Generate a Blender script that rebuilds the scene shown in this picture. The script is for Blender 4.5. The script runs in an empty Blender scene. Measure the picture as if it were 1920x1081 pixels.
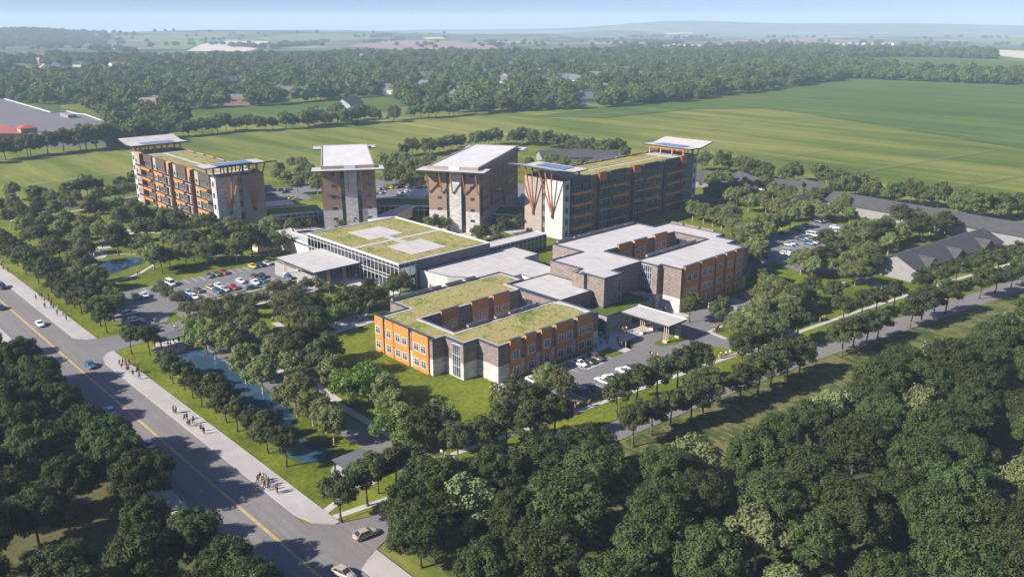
import bpy, bmesh, math, random
import numpy as np
from mathutils import Vector, Matrix
from mathutils.geometry import tessellate_polygon
R = math.radians
D = bpy.data
SC = bpy.context.scene
COL = SC.collection
random.seed(7)

# ------------------------------------------------------------------ camera
CAMP = Vector((138.73, -127.07, 85.0))
FPX = 1580.0
TH = math.atan((540.5 - 32) / FPX)
cam = D.cameras.new('camera'); cam.sensor_width = 36; cam.lens = FPX / 1920 * 36
cam.clip_start = 1; cam.clip_end = 90000
camo = D.objects.new('camera', cam); COL.objects.link(camo)
camo.location = CAMP; camo.rotation_euler = (R(90) - TH, 0, R(46.5))
SC.camera = camo
# ------------------------------------------------------------------ light
SUN_EL, SUN_DIR = 33.0, 68.5          # direction the shadows fall, from +x
w = D.worlds.new('World'); SC.world = w; w.use_nodes = True
nt = w.node_tree; nt.nodes.clear()
o_ = nt.nodes.new('ShaderNodeOutputWorld'); bg = nt.nodes.new('ShaderNodeBackground')
sky = nt.nodes.new('ShaderNodeTexSky'); sky.sky_type = 'NISHITA'; sky.sun_disc = False
sky.sun_elevation = R(SUN_EL); sky.sun_rotation = R(90 - (SUN_DIR + 180)); sky.altitude = 100
sky.air_density = 1.0; sky.dust_density = 0.6; sky.ozone_density = 4.0
tc = nt.nodes.new('ShaderNodeTexCoord'); va = nt.nodes.new('ShaderNodeVectorMath'); va.operation = 'ADD'
va.inputs[1].default_value = (0, 0, 0.07)
nt.links.new(tc.outputs['Generated'], va.inputs[0]); nt.links.new(va.outputs[0], sky.inputs['Vector'])
bg.inputs['Strength'].default_value = 0.06
tn = nt.nodes.new('ShaderNodeMix'); tn.data_type = 'RGBA'; tn.blend_type = 'MULTIPLY'; tn.inputs[0].default_value = 1; tn.inputs[7].default_value = (1.14, 1.05, 1.28, 1)
nt.links.new(sky.outputs[0], tn.inputs[6]); nt.links.new(tn.outputs[2], bg.inputs[0]); nt.links.new(bg.outputs[0], o_.inputs[0])
sl = D.lights.new('sun', 'SUN'); sl.energy = 5.0; sl.angle = R(0.5); sl.color = (1, 0.93, 0.82)
so = D.objects.new('sun', sl); COL.objects.link(so)
sd = Vector((math.cos(R(SUN_DIR)) * math.cos(R(SUN_EL)), math.sin(R(SUN_DIR)) * math.cos(R(SUN_EL)), -math.sin(R(SUN_EL))))
so.rotation_euler = sd.to_track_quat('-Z', 'Y').to_euler(); so.location = (0, 0, 200)
SC.view_settings.view_transform = 'Standard'; SC.view_settings.look = 'None'
SC.view_settings.exposure = 1.0; SC.view_settings.gamma = 1
SC.cycles.max_bounces = 6; SC.cycles.transparent_max_bounces = 8; SC.cycles.volume_bounces = 2
SC.cycles.use_denoising = True
try: SC.cycles.denoising_input_passes = 'RGB_ALBEDO_NORMAL'; SC.cycles.denoising_prefilter = 'NONE'
except Exception: pass

# ------------------------------------------------------------------ helpers
_c, _s = math.cos(TH), math.sin(TH)
_ca, _sa = math.cos(R(46.5)), math.sin(R(46.5))
def W(px, py, z=0.0):
    """world point at height z seen at image pixel (px, py), back-projected through the camera"""
    dx = (px - 960) / FPX; dy = -(py - 540.5) / FPX
    d = Vector((dx, _c + dy * _s, -_s + dy * _c))
    t = (z - 85.0) / d.z
    x, y = d.x * t, d.y * t
    return (CAMP.x + x * _ca - y * _sa, CAMP.y + x * _sa + y * _ca)
def PR(x, y, z):
    X, Y = x - CAMP.x, y - CAMP.y
    a, b = X * _ca + Y * _sa, -X * _sa + Y * _ca
    h = z - 85; wv = b * _c - h * _s; v = b * _s + h * _c
    if wv < 1: return (-9999, -9999)
    return (960 + FPX * a / wv, 540.5 - FPX * v / wv)

def tag(o, label=None, cat=None, group=None, kind=None):
    if label:
        if not 4 <= len(label.split()) <= 16: print('LABEL', len(label.split()), label)
        o['label'] = label
    if cat: o['category'] = cat
    if group: o['group'] = group
    if kind: o['kind'] = kind
    return o
def empty(name, loc=(0, 0, 0), rz=0.0):
    o = D.objects.new(name, None); COL.objects.link(o); o.location = loc; o.rotation_euler = (0, 0, rz)
    o.empty_display_size = 0.5
    return o
def link(name, me, par=None, loc=None, rz=0.0, scale=None):
    o = D.objects.new(name, me); COL.objects.link(o)
    if par is not None: o.parent = par
    if loc is not None: o.location = loc
    if rz: o.rotation_euler = (0, 0, rz)
    if scale: o.scale = scale
    return o

class M:
    def __init__(s, off=(0, 0, 0)): s.v = []; s.f = []; s.o = off
    def p(s, x, y, z): s.v.append((x - s.o[0], y - s.o[1], z - s.o[2])); return len(s.v) - 1
    def box(s, x0, x1, y0, y1, z0, z1):
        if x0 > x1: x0, x1 = x1, x0
        if y0 > y1: y0, y1 = y1, y0
        n = len(s.v)
        for z in (z0, z1):
            for x, y in ((x0, y0), (x1, y0), (x1, y1), (x0, y1)): s.p(x, y, z)
        s.f += [(n + a, n + b, n + c, n + d) for a, b, c, d in ((3, 2, 1, 0), (4, 5, 6, 7), (0, 1, 5, 4), (1, 2, 6, 5), (2, 3, 7, 6), (3, 0, 4, 7))]
        return s
    def face(s, pts):
        s.f.append(tuple(s.p(*q) for q in pts)); return s
    def sheet(s, poly, z, holes=()):
        loops = [list(poly)] + [list(h) for h in holes]
        idx = [s.p(x, y, z) for L in loops for x, y in L]
        for t in tessellate_polygon([[Vector((x, y, 0)) for x, y in L] for L in loops]):
            a, b, c = [Vector(s.v[idx[i]]) for i in t]
            t = (idx[t[0]], idx[t[1]], idx[t[2]])
            if (b - a).cross(c - a).z < 0: t = t[::-1]
            s.f.append(t)
        return s
    def walls(s, poly, z0, z1, inward=False):
        a = sum(poly[i][0] * poly[(i + 1) % len(poly)][1] - poly[(i + 1) % len(poly)][0] * poly[i][1] for i in range(len(poly)))
        P = list(poly) if (a > 0) != inward else list(poly)[::-1]
        n = len(P); i0 = len(s.v)
        for z in (z0, z1):
            for x, y in P: s.p(x, y, z)
        for i in range(n):
            j = (i + 1) % n; s.f.append((i0 + i, i0 + j, i0 + n + j, i0 + n + i))
        return s
    def prism(s, poly, z0, z1, holes=()):
        s.walls(poly, z0, z1)
        for h in holes: s.walls(h, z0, z1, True)
        s.sheet(poly, z1, holes); return s
    def ring(s, outer, inner, z0, z1):
        s.walls(outer, z0, z1); s.walls(inner, z0, z1, True); s.sheet(outer, z1, [inner]); return s
    def bar(s, a, b, w, w2=None, n=4):
        a, b = Vector(a), Vector(b); d = (b - a).normalized(); w2 = w if w2 is None else w2
        u = d.cross(Vector((0, 0, 1)));
        if u.length < 1e-3: u = Vector((1, 0, 0))
        u.normalize(); v = d.cross(u); k = len(s.v)
        for q, r in ((a, w), (b, w2)):
            for i in range(n):
                t = 2 * math.pi * (i + .5) / n
                s.p(*(q + (u * math.cos(t) + v * math.sin(t)) * r))
        for i in range(n):
            j = (i + 1) % n; s.f.append((k + i, k + j, k + n + j, k + n + i))
        s.f.append(tuple(k + n - 1 - i for i in range(n))); s.f.append(tuple(k + n + i for i in range(n)))
        return s
    def mesh(s, name, mat, smooth=False):
        me = D.meshes.new(name); me.from_pydata(s.v, [], s.f); me.materials.append(MT[mat] if isinstance(mat, str) else mat)
        me.validate()
        bm = bmesh.new(); bm.from_mesh(me); bmesh.ops.recalc_face_normals(bm, faces=bm.faces) if s.fixn else None
        bm.to_mesh(me); bm.free()
        if smooth: me.polygons.foreach_set('use_smooth', [True] * len(me.polygons))
        return me
    fixn = False
    def build(s, name, mat, par=None, smooth=False): return link(name, s.mesh(name, mat, smooth), par)

def offset(poly, d):
    """inset a rectilinear ccw polygon by d"""
    n = len(poly); out = []
    for i in range(n):
        x0, y0 = poly[i - 1]; x1, y1 = poly[i]; x2, y2 = poly[(i + 1) % n]
        def nrm(ax, ay, bx, by):
            L = math.hypot(bx - ax, by - ay); return (-(by - ay) / L, (bx - ax) / L)
        n1 = nrm(x0, y0, x1, y1); n2 = nrm(x1, y1, x2, y2)
        k = 1 + n1[0] * n2[0] + n1[1] * n2[1]
        out.append((x1 + d * (n1[0] + n2[0]) / max(k, .2), y1 + d * (n1[1] + n2[1]) / max(k, .2)))
    return out

# ------------------------------------------------------------------ materials
MT = {}
class N:
    def __init__(s, name):
        s.m = D.materials.new(name); s.m.use_nodes = True; s.t = s.m.node_tree; s.t.nodes.clear()
        s.out = s.n('ShaderNodeOutputMaterial'); s.b = s.n('ShaderNodeBsdfPrincipled'); s.l(s.b.outputs[0], s.out.inputs[0])
        MT[name] = s.m
    def n(s, t, **k):
        x = s.t.nodes.new(t)
        for a, b in k.items(): setattr(x, a, b)
        return x
    def l(s, a, b): s.t.links.new(a, b)
    def co(s, scale=(1, 1, 1), rot=0, kind='Object'):
        c = s.n('ShaderNodeTexCoord'); m = s.n('ShaderNodeMapping'); m.inputs['Scale'].default_value = scale
        m.inputs['Rotation'].default_value = (0, 0, rot); s.l(c.outputs[kind], m.inputs[0]); return m.outputs[0]
    def wco(s, scale=(1, 1, 1), rot=0):
        c = s.n('ShaderNodeNewGeometry'); m = s.n('ShaderNodeMapping'); m.inputs['Scale'].default_value = scale
        m.inputs['Rotation'].default_value = (0, 0, rot); s.l(c.outputs['Position'], m.inputs[0]); return m.outputs[0]
    def noise(s, v, sc=1, det=4, ro=.55, dis=0):
        x = s.n('ShaderNodeTexNoise'); x.inputs['Scale'].default_value = sc; x.inputs['Detail'].default_value = det
        x.inputs['Roughness'].default_value = ro; x.inputs['Distortion'].default_value = dis; s.l(v, x.inputs['Vector']); return x.outputs['Fac']
    def ramp(s, f, *st):
        x = s.n('ShaderNodeValToRGB'); e = x.color_ramp.elements
        while len(e) < len(st): e.new(.5)
        for i, (p, c) in enumerate(st): e[i].position = p; e[i].color = (*c, 1) if len(c) == 3 else c
        s.l(f, x.inputs[0]); return x.outputs[0]
    def mix(s, f, a, b, mode='MIX'):
        x = s.n('ShaderNodeMix', data_type='RGBA', blend_type=mode)
        for i, q in ((0, f), (6, a), (7, b)):
            if hasattr(q, 'is_output'): s.l(q, x.inputs[i])
            elif i == 0: x.inputs[0].default_value = q
            else: x.inputs[i].default_value = (*q, 1)
        return x.outputs[2]
    def math(s, op, a, b=0):
        x = s.n('ShaderNodeMath', operation=op)
        for i, q in ((0, a), (1, b)):
            if hasattr(q, 'is_output'): s.l(q, x.inputs[i])
            else: x.inputs[i].default_value = q
        return x.outputs[0]
    def base(s, c, rough=.8, spec=.3, metal=0):
        if hasattr(c, 'is_output'): s.l(c, s.b.inputs['Base Color'])
        else: s.b.inputs['Base Color'].default_value = (*c, 1)
        s.b.inputs['Roughness'].default_value = rough; s.b.inputs['Specular IOR Level'].default_value = spec
        s.b.inputs['Metallic'].default_value = metal; return s
    def bump(s, h, st=.3, d=.05):
        x = s.n('ShaderNodeBump'); x.inputs['Strength'].default_value = st; x.inputs['Distance'].default_value = d
        s.l(h, x.inputs['Height']); s.l(x.outputs[0], s.b.inputs['Normal']); return s

def m_plain(name, c, rough=.6, var=.12, sc=1.5, spec=.3, metal=0):
    q = N(name); f = q.noise(q.co(), sc, 5)
    a = tuple(x * (1 - var) for x in c); b = tuple(min(1, x * (1 + var)) for x in c)
    q.base(q.ramp(f, (.3, a), (.7, b)), rough, spec, metal); return q
def wallvec(q):
    c = q.n('ShaderNodeTexCoord'); x = q.n('ShaderNodeSeparateXYZ'); q.l(c.outputs['Object'], x.inputs[0])
    y = q.n('ShaderNodeCombineXYZ'); q.l(q.math('ADD', x.outputs[0], x.outputs[1]), y.inputs[0]); q.l(x.outputs[2], y.inputs[1])
    return y.outputs[0]
def m_brick(name, c1, c2, mo, bw, bh, ms=.03, rough=.85, var=.25, bias=0):
    q = N(name); v = wallvec(q); b = q.n('ShaderNodeTexBrick'); q.l(v, b.inputs[0])
    b.inputs['Color1'].default_value = (*c1, 1); b.inputs['Color2'].default_value = (*c2, 1); b.inputs['Mortar'].default_value = (*mo, 1)
    b.inputs['Scale'].default_value = 1; b.inputs['Mortar Size'].default_value = ms; b.inputs['Brick Width'].default_value = bw
    b.inputs['Row Height'].default_value = bh; b.inputs['Bias'].default_value = bias
    f = q.noise(q.co(), .6, 6, .65)
    g = q.ramp(f, (.25, (1 - var,) * 3), (.75, (1 + var * .4,) * 3))
    q.base(q.mix(1, b.outputs[0], g, 'MULTIPLY'), rough, .25); q.bump(b.outputs['Fac'], .25, -.02); return q

m_brick('brick_brown', (.30, .245, .215), (.20, .16, .14), (.105, .085, .075), .85, .42, .055)
m_brick('stone_white', (.66, .63, .58), (.40, .38, .36), (.30, .29, .27), 1.5, .38, .03, var=.3)
m_brick('stone_grey', (.34, .32, .31), (.24, .225, .22), (.17, .16, .155), 1.9, .5, .03, var=.25)
m_brick('siding_brown', (.30, .205, .15), (.25, .17, .125), (.12, .08, .06), 2.4, .62, .02, var=.12)
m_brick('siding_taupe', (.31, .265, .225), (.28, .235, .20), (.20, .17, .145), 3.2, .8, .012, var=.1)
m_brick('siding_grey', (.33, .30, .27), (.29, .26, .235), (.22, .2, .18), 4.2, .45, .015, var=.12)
m_brick('siding_shaded', (.20, .155, .125), (.17, .13, .105), (.13, .10, .08), 4.2, .45, .015, var=.12)  # grey siding again, shade put into its colour for the right-hand tower
m_brick('orange', (.54, .215, .055), (.47, .185, .047), (.32, .115, .027), 4.6, .34, .012, .6, var=.12)
m_brick('dark_panel', (.085, .074, .058), (.078, .068, .053), (.05, .045, .04), 1.6, 1.4, .01, .6, var=.1)
m_plain('dark_trim', (.035, .036, .042), .5)
m_plain('coping', (.05, .06, .085), .45)
m_plain('grey_wall', (.115, .115, .12), .7, .12, .3)
m_plain('grey_light', (.42, .42, .42), .7, .1, .4)
m_plain('white_trim', (.72, .72, .70), .6, .05)
m_plain('timber', (.40, .165, .06), .55, .25, 2.5)
m_plain('pale_timber', (.50, .35, .20), .6, .2, 2.5)
m_plain('fin_wood_shaded', (.17, .055, .022), .6, .2, 2)  # orange wood, coloured dark brown as its shaded side looks
m_plain('interior', (.80, .68, .50), .8, .15, .4)
m_plain('roof_dark', (.06, .06, .062), .8, .15, .4)
m_plain('pale_wall', (.21, .205, .21), .8, .1, .5)
m_plain('red_tile', (.32, .09, .06), .8, .2, .5)
m_plain('orange_tile', (.52, .23, .12), .8, .2, .5)
m_plain('pink_brick', (.33, .22, .19), .85, .2, .3)
m_plain('tyre', (.02, .02, .02), .8)
m_plain('rim', (.45, .45, .47), .35, .05, 2, .5, .8)
m_plain('bark', (.10, .075, .055), .9, .3, 3)
m_plain('bark_pale', (.32, .27, .21), .9, .25, 3)
m_plain('skin', (.50, .31, .22), .6, .05)
m_plain('headlamp', (.8, .8, .78), .15, .02, 2, .6)
m_plain('taillamp', (.35, .02, .02), .25, .02, 2, .5)
m_plain('paint_white', (.72, .72, .70), .7, .12, 1.2)
m_plain('paint_yellow', (.66, .47, .12), .7, .15, .8)
m_plain('wood_far', (.05, .07, .04), .9, .3, .01)
q = N('roof_white'); f1 = q.noise(q.co((.09, .5, .5), .6), 1, 6, .62); f2 = q.noise(q.co(), .25, 7, .65)
q.base(q.mix(.5, q.ramp(f1, (.3, (.33, .31, .30)), (.7, (.50, .475, .465))), q.ramp(f2, (.3, (.34, .32, .31)), (.72, (.54, .515, .505)))), .75, .3)
q = N('roof_bright'); f2 = q.noise(q.co((.3, .08, 1)), 1, 6, .6)
q.base(q.ramp(f2, (.3, (.47, .455, .45)), (.7, (.57, .555, .545))), .7, .3)
q = N('concrete'); f1 = q.noise(q.co(), .18, 7, .65); f2 = q.noise(q.co(), 1.6, 5, .6)
q.base(q.mix(.35, q.ramp(f1, (.3, (.33, .315, .305)), (.7, (.45, .435, .42))), q.ramp(f2, (.3, (.32, .31, .30)), (.7, (.47, .455, .44)))), .85, .25)
q = N('pavement'); f1 = q.noise(q.co(), .12, 7, .68, .4); b = q.n('ShaderNodeTexBrick'); q.l(q.co(), b.inputs[0])
b.offset = 0; b.inputs['Color1'].default_value = (.375, .355, .345, 1); b.inputs['Color2'].default_value = (.355, .335, .325, 1); b.inputs['Mortar'].default_value = (.25, .24, .23, 1)
b.inputs['Scale'].default_value = 1; b.inputs['Brick Width'].default_value = 4.6; b.inputs['Row Height'].default_value = 9.8; b.inputs['Mortar Size'].default_value = .035
q.base(q.mix(1, b.outputs[0], q.ramp(f1, (.28, (.82, .82, .82)), (.72, (1.12, 1.12, 1.12))), 'MULTIPLY'), .85, .25)
def m_road(name, a, b2, rot):
    q = N(name); f1 = q.noise(q.co(), .06, 7, .65); f2 = q.noise(q.co((.015, .9, 1)), 1, 5, .65); f3 = q.noise(q.co(), 3, 6, .7)
    c = q.mix(.5, q.ramp(f1, (.3, a), (.7, b2)), q.ramp(f2, (.35, a), (.65, b2)))
    q.base(q.mix(.35, c, q.ramp(f3, (.35, a), (.65, b2))), .85, .3); q.bump(f3, .2, .02)
m_road('asphalt_road', (.115, .105, .106), (.225, .207, .204), 0)
m_road('asphalt', (.125, .12, .125), (.185, .178, .18), 0)
m_brick('cobble', (.20, .19, .19), (.145, .14, .14), (.10, .1, .1), 1.1, .5, .08)
def m_grass(name, cols, s1=.05, s2=.9, rot=0, st=(1, 1, 1), rough=.9):
    q = N(name); f1 = q.noise(q.wco(st, rot), s1, 5, .6); f2 = q.noise(q.wco(st, rot), s2, 6, .7); f3 = q.noise(q.wco(), 4.5, 4, .7)
    f = q.math('ADD', q.math('MULTIPLY', f1, .5), q.math('MULTIPLY', f2, .5))
    c = q.ramp(f, *cols); d = q.ramp(f3, (.3, (.72, .72, .72)), (.7, (1.25, 1.25, 1.25)))
    q.base(q.mix(1, c, d, 'MULTIPLY'), rough, .1); q.bump(f2, .6, .25); return q
m_grass('lawn', ((.40, (.062, .082, .008)), (.5, (.108, .136, .012)), (.60, (.175, .19, .026))))
m_grass('sedum', ((.38, (.095, .125, .022)), (.46, (.18, .20, .045)), (.52, (.36, .28, .15)), (.58, (.15, .185, .032)), (.66, (.24, .22, .08))), .16, 1.2)
m_grass('turf_roof', ((.36, (.05, .09, .012)), (.64, (.10, .15, .025))), .1, .8)
m_grass('rough_grass', ((.38, (.035, .055, .016)), (.47, (.065, .085, .024)), (.53, (.17, .15, .06)), (.57, (.06, .08, .022)), (.66, (.10, .11, .035))), .07, .45, .6, (.6, 1.5, 1))
m_grass('forest_floor', ((.3, (.03, .045, .014)), (.47, (.06, .075, .026)), (.56, (.11, .10, .045)), (.68, (.05, .07, .024))), .06, .5)
m_grass('reeds', ((.35, (.03, .06, .025)), (.65, (.07, .11, .045))), .3, 2)
FR = R(-(math.degrees(math.atan2(*(lambda a, b: (b[1] - a[1], b[0] - a[0]))(W(1385, 303), W(1630, 273))))))
def m_field(name, cols, big):
    q = N(name)
    f1 = q.noise(q.wco((.0035, .05, 1), FR), 1, 6, .6, .3); f2 = q.noise(q.wco((1, 1, 1)), .006, 4, .55); f3 = q.noise(q.wco((.05, .45, 1), FR), 1, 5, .7)
    f4 = q.noise(q.wco(), .5, 6, .75)
    f = q.math('ADD', q.math('ADD', q.math('MULTIPLY', f1, .42), q.math('MULTIPLY', f2, .25)), q.math('ADD', q.math('MULTIPLY', f3, .15), q.math('MULTIPLY', f4, .18)))
    q.base(q.ramp(f, *cols), .95, .05); return q
m_field('meadow', ((.40, (.060, .096, .018)), (.48, (.10, .132, .024)), (.54, (.165, .172, .04)), (.62, (.235, .215, .07))), .006)
m_field('green_field', ((.4, (.050, .088, .018)), (.5, (.070, .112, .022)), (.6, (.11, .145, .032))), .006)
m_field('tramline', ((.4, (.19, .195, .08)), (.6, (.27, .26, .13))), .006)
m_field('stubble', ((.4, (.42, .38, .30)), (.6, (.52, .47, .38))), .006)
m_field('ploughed', ((.42, (.20, .13, .11)), (.5, (.27, .19, .16)), (.58, (.22, .15, .12))), .006)
m_field('pasture', ((.4, (.10, .16, .04)), (.6, (.15, .21, .06))), .006)
m_field('rape', ((.4, (.5, .45, .10)), (.6, (.6, .52, .14))), .006)
# far country: patchwork of fields
q = N('country'); v0 = q.wco((.0026, .0026, 1), .4)
wn = q.n('ShaderNodeTexNoise'); wn.inputs['Scale'].default_value = 1.2; wn.inputs['Detail'].default_value = 5; q.l(v0, wn.inputs['Vector'])
vs = q.n('ShaderNodeVectorMath', operation='MULTIPLY_ADD'); q.l(wn.outputs['Color'], vs.inputs[0]); vs.inputs[1].default_value = (.7, .7, 0); q.l(v0, vs.inputs[2]); v = vs.outputs[0]
vo = q.n('ShaderNodeTexVoronoi', distance='CHEBYCHEV'); vo.inputs['Scale'].default_value = 1; vo.inputs['Randomness'].default_value = .9; q.l(v, vo.inputs['Vector'])
sp = q.n('ShaderNodeSeparateColor'); q.l(vo.outputs['Color'], sp.inputs[0])
c = q.ramp(sp.outputs[0], (0, (.06, .11, .03)), (.3, (.10, .16, .05)), (.45, (.045, .065, .03)), (.6, (.17, .12, .085)), (.75, (.09, .14, .06)), (.9, (.33, .29, .21)))
c.node.color_ramp.interpolation = 'CONSTANT'
f = q.noise(q.wco(), .004, 7, .7)
c = q.mix(1, c, q.ramp(f, (.35, (.6, .6, .6)), (.65, (1.2, 1.2, 1.2))), 'MULTIPLY')
f2 = q.noise(q.wco(), .0022, 8, .75); c = q.mix(q.ramp(f2, (.54, (0, 0, 0)), (.58, (1, 1, 1))), c, (.035, .05, .025))
f5 = q.noise(q.wco(), .03, 4, .7); c = q.mix(q.ramp(f5, (.64, (0, 0, 0)), (.66, (1, 1, 1))), c, (.03, .045, .022))
q.base(c, .95, .05)
def m_leaf(name, a, b, tip_highlight, sss=.24, rough=.6):
    q = N(name); oi = q.n('ShaderNodeObjectInfo'); f = q.noise(q.co((1, 1, 1)), .55, 3, .6); f2 = q.noise(q.co((1, 1, 1)), 2.5, 3, .7)
    c = q.mix(q.ramp(f, (.35, (0, 0, 0)), (.65, (1, 1, 1))), a, b)
    c = q.mix(q.ramp(f2, (.56, (0, 0, 0)), (.72, (.55, .55, .55))), c, tip_highlight)  # random pale leaf tips, raised to carry sunlit highlights in the colour
    h = q.n('ShaderNodeHueSaturation'); q.l(c, h.inputs['Color'])
    q.l(q.math('ADD', .484, q.math('MULTIPLY', oi.outputs['Random'], .034)), h.inputs['Hue'])
    q.l(q.math('ADD', .72, q.math('MULTIPLY', oi.outputs['Random'], .6)), h.inputs['Value'])
    q.base(h.outputs[0], rough, .12)
    t = q.n('ShaderNodeBsdfTranslucent'); q.l(h.outputs[0], t.inputs[0]); x = q.n('ShaderNodeMixShader'); x.inputs[0].default_value = sss
    q.l(q.b.outputs[0], x.inputs[1]); q.l(t.outputs[0], x.inputs[2]); q.l(x.outputs[0], q.out.inputs[0])
m_leaf('leaf_dark', (0.03, 0.047, 0.014), (0.075, 0.101, 0.03), (0.205, 0.221, 0.088))
m_leaf('leaf_street', (0.038, 0.05, 0.018), (0.085, 0.101, 0.035), (0.191, 0.203, 0.082))
m_leaf('leaf_mid', (0.091, 0.113, 0.033), (0.205, 0.23, 0.081), (0.386, 0.402, 0.197))
m_leaf('leaf_pale', (0.13, 0.156, 0.058), (0.195, 0.221, 0.091), (0.286, 0.312, 0.156))
m_leaf('leaf_lime', (0.068, 0.121, 0.02), (0.149, 0.23, 0.041), (0.351, 0.459, 0.121))
m_leaf('leaf_olive', (0.078, 0.083, 0.03), (0.134, 0.128, 0.054), (0.235, 0.209, 0.108))
m_leaf('leaf_belt', (0.061, 0.083, 0.022), (0.129, 0.152, 0.045), (0.225, 0.239, 0.089))
q = N('water'); q.base((.03, .065, .11), .04, .6); q.bump(q.noise(q.wco((1, 1.6, 1)), 1.2, 3, .5), .12, .05)
q = N('glass'); q.base(q.ramp(q.noise(q.co(), .45, 2), (.4, (.02, .026, .035)), (.6, (.07, .085, .10))), .06, .9)
q = N('glass_clear'); t = q.n('ShaderNodeBsdfTransparent'); t.inputs[0].default_value = (.8, .85, .88, 1); g = q.n('ShaderNodeBsdfGlossy'); g.inputs['Roughness'].default_value = .03
g.inputs[0].default_value = (.75, .82, .9, 1); x = q.n('ShaderNodeMixShader'); lw = q.n('ShaderNodeLayerWeight'); lw.inputs[0].default_value = .35
q.l(q.math('ADD', lw.outputs['Fresnel'], .12), x.inputs[0]); q.l(t.outputs[0], x.inputs[1]); q.l(g.outputs[0], x.inputs[2]); q.l(x.outputs[0], q.out.inputs[0])
q = N('solar'); b = q.n('ShaderNodeTexBrick'); q.l(q.co(), b.inputs[0]); b.offset = 0
b.inputs['Color1'].default_value = (.05, .09, .20, 1); b.inputs['Color2'].default_value = (.10, .16, .30, 1); b.inputs['Mortar'].default_value = (.3, .3, .32, 1)
b.inputs['Scale'].default_value = 1; b.inputs['Brick Width'].default_value = 2.4; b.inputs['Row Height'].default_value = 1.6; b.inputs['Mortar Size'].default_value = .05
q.base(b.outputs[0], .15, .7)
PAINT = {'white': (.75, .75, .74), 'silver': (.42, .42, .43), 'grey': (.16, .165, .17), 'black': (.02, .02, .022), 'blue': (.035, .10, .21),
         'teal': (.03, .13, .20), 'navy': (.02, .035, .08), 'red': (.36, .015, .02), 'yellow': (.62, .48, .04), 'beige': (.42, .36, .29), 'bronze': (.14, .095, .075), 'pale blue': (.30, .38, .46)}
for k, c in PAINT.items():
    q = N('paint_' + k.replace(' ', '_') + '_car'); q.base(c, .28, .5, .15 if k not in ('white', 'red', 'yellow') else 0); q.b.inputs['Coat Weight'].default_value = .6
q = N('leaf_flower'); q.base((.5, .4, .1), .8)
CLOTH = {'white': (.7, .7, .68), 'black': (.025, .025, .028), 'red': (.42, .04, .03), 'blue': (.05, .10, .28), 'navy': (.02, .03, .07), 'orange': (.6, .2, .05),
         'grey': (.25, .25, .26), 'green': (.06, .14, .06), 'tan': (.42, .31, .2), 'pink': (.5, .25, .25)}
for k, c in CLOTH.items(): m_plain('cloth_' + k, c, .85, .08)
for k, c in {'brown': (.05, .03, .02), 'blond': (.3, .2, .09), 'black': (.012, .012, .012)}.items(): m_plain('hair_' + k, c, .6)
m_plain('store_roof', (.13, .125, .13), .9, .1, .05)
# ------------------------------------------------------------------ terrain and ground
HILLS = []                                   # x, y, radius along, radius across, height, rotation
def hill(px, dist, ra, rb, h, rot=0.0):
    a = math.atan((px - 960) / FPX); fx = -math.sin(R(46.5)); fy = math.cos(R(46.5))
    dx = fx * math.cos(a) + fy * math.sin(a); dy = fy * math.cos(a) - fx * math.sin(a)
    HILLS.append((CAMP.x + dx * dist, CAMP.y + dy * dist, ra, rb, h, math.atan2(dy, dx) + rot))
hill(20, 4300, 420, 300, 14, .1); hill(85, 4100, 400, 220, 17); hill(150, 4500, 400, 260, 12); hill(230, 5000, 500, 500, 14); hill(-80, 4200, 400, 400, 20)
hill(430, 4600, 700, 620, 40); hill(760, 4700, 700, 600, 28); hill(1000, 4300, 220, 260, 26); hill(560, 6800, 700, 1200, 40)
hill(1150, 6500, 500, 500, 38); hill(1480, 9000, 900, 1900, 92); hill(1900, 9500, 1000, 1500, 62); hill(1250, 8800, 500, 800, 60)
hill(900, 9000, 500, 1500, 36); hill(1700, 5200, 500, 600, 14); hill(1350, 4600, 300, 400, 10); hill(330, 9000, 700, 900, 25)
def TZ(x, y):
    d = math.hypot(x - CAMP.x, y - CAMP.y)
    z = -0.0112 * max(0.0, d - 2300) if d < 12000 else -0.0112 * 9700 - .004 * (d - 12000)
    if d > 2300:
        for hx, hy, ra, rb, h, r in HILLS:
            X, Y = x - hx, y - hy; a = X * math.cos(r) + Y * math.sin(r); b = -X * math.sin(r) + Y * math.cos(r)
            e = (a / ra) ** 2 + (b / rb) ** 2
            if e < 6: z += h * math.exp(-e)
        z += min(1, (d - 2300) / 2500) * 5 * math.sin(x * .0021 + 1) * math.cos(y * .0017)
    return z
rad = [0, 60, 150, 300, 500, 800, 1200, 1500, 1800, 2100] + [2300 + 130 * i for i in range(60)] + [10200, 10700, 11400, 12500, 13900]
m = M(); A0 = 46.5 + 90; na = 150
ang = [R(A0 - 48 + 96 * i / na) for i in range(na + 1)]
for r in rad:
    for a in ang: x, y = CAMP.x + r * math.cos(a), CAMP.y + r * math.sin(a); m.p(x, y, TZ(x, y))
k = na + 1
def ring_faces(i0, i1):
    return [(i * k + j, (i + 1) * k + j, (i + 1) * k + j + 1, i * k + j + 1) for i in range(i0, i1) for j in range(na)]
near = rad.index(2100)
full = m.f
m2 = M(); m2.v = list(m.v); m2.f = ring_faces(near, len(rad) - 1)
m.v = m.v[:k * (near + 1)]; m.f = ring_faces(1, near)
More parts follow.
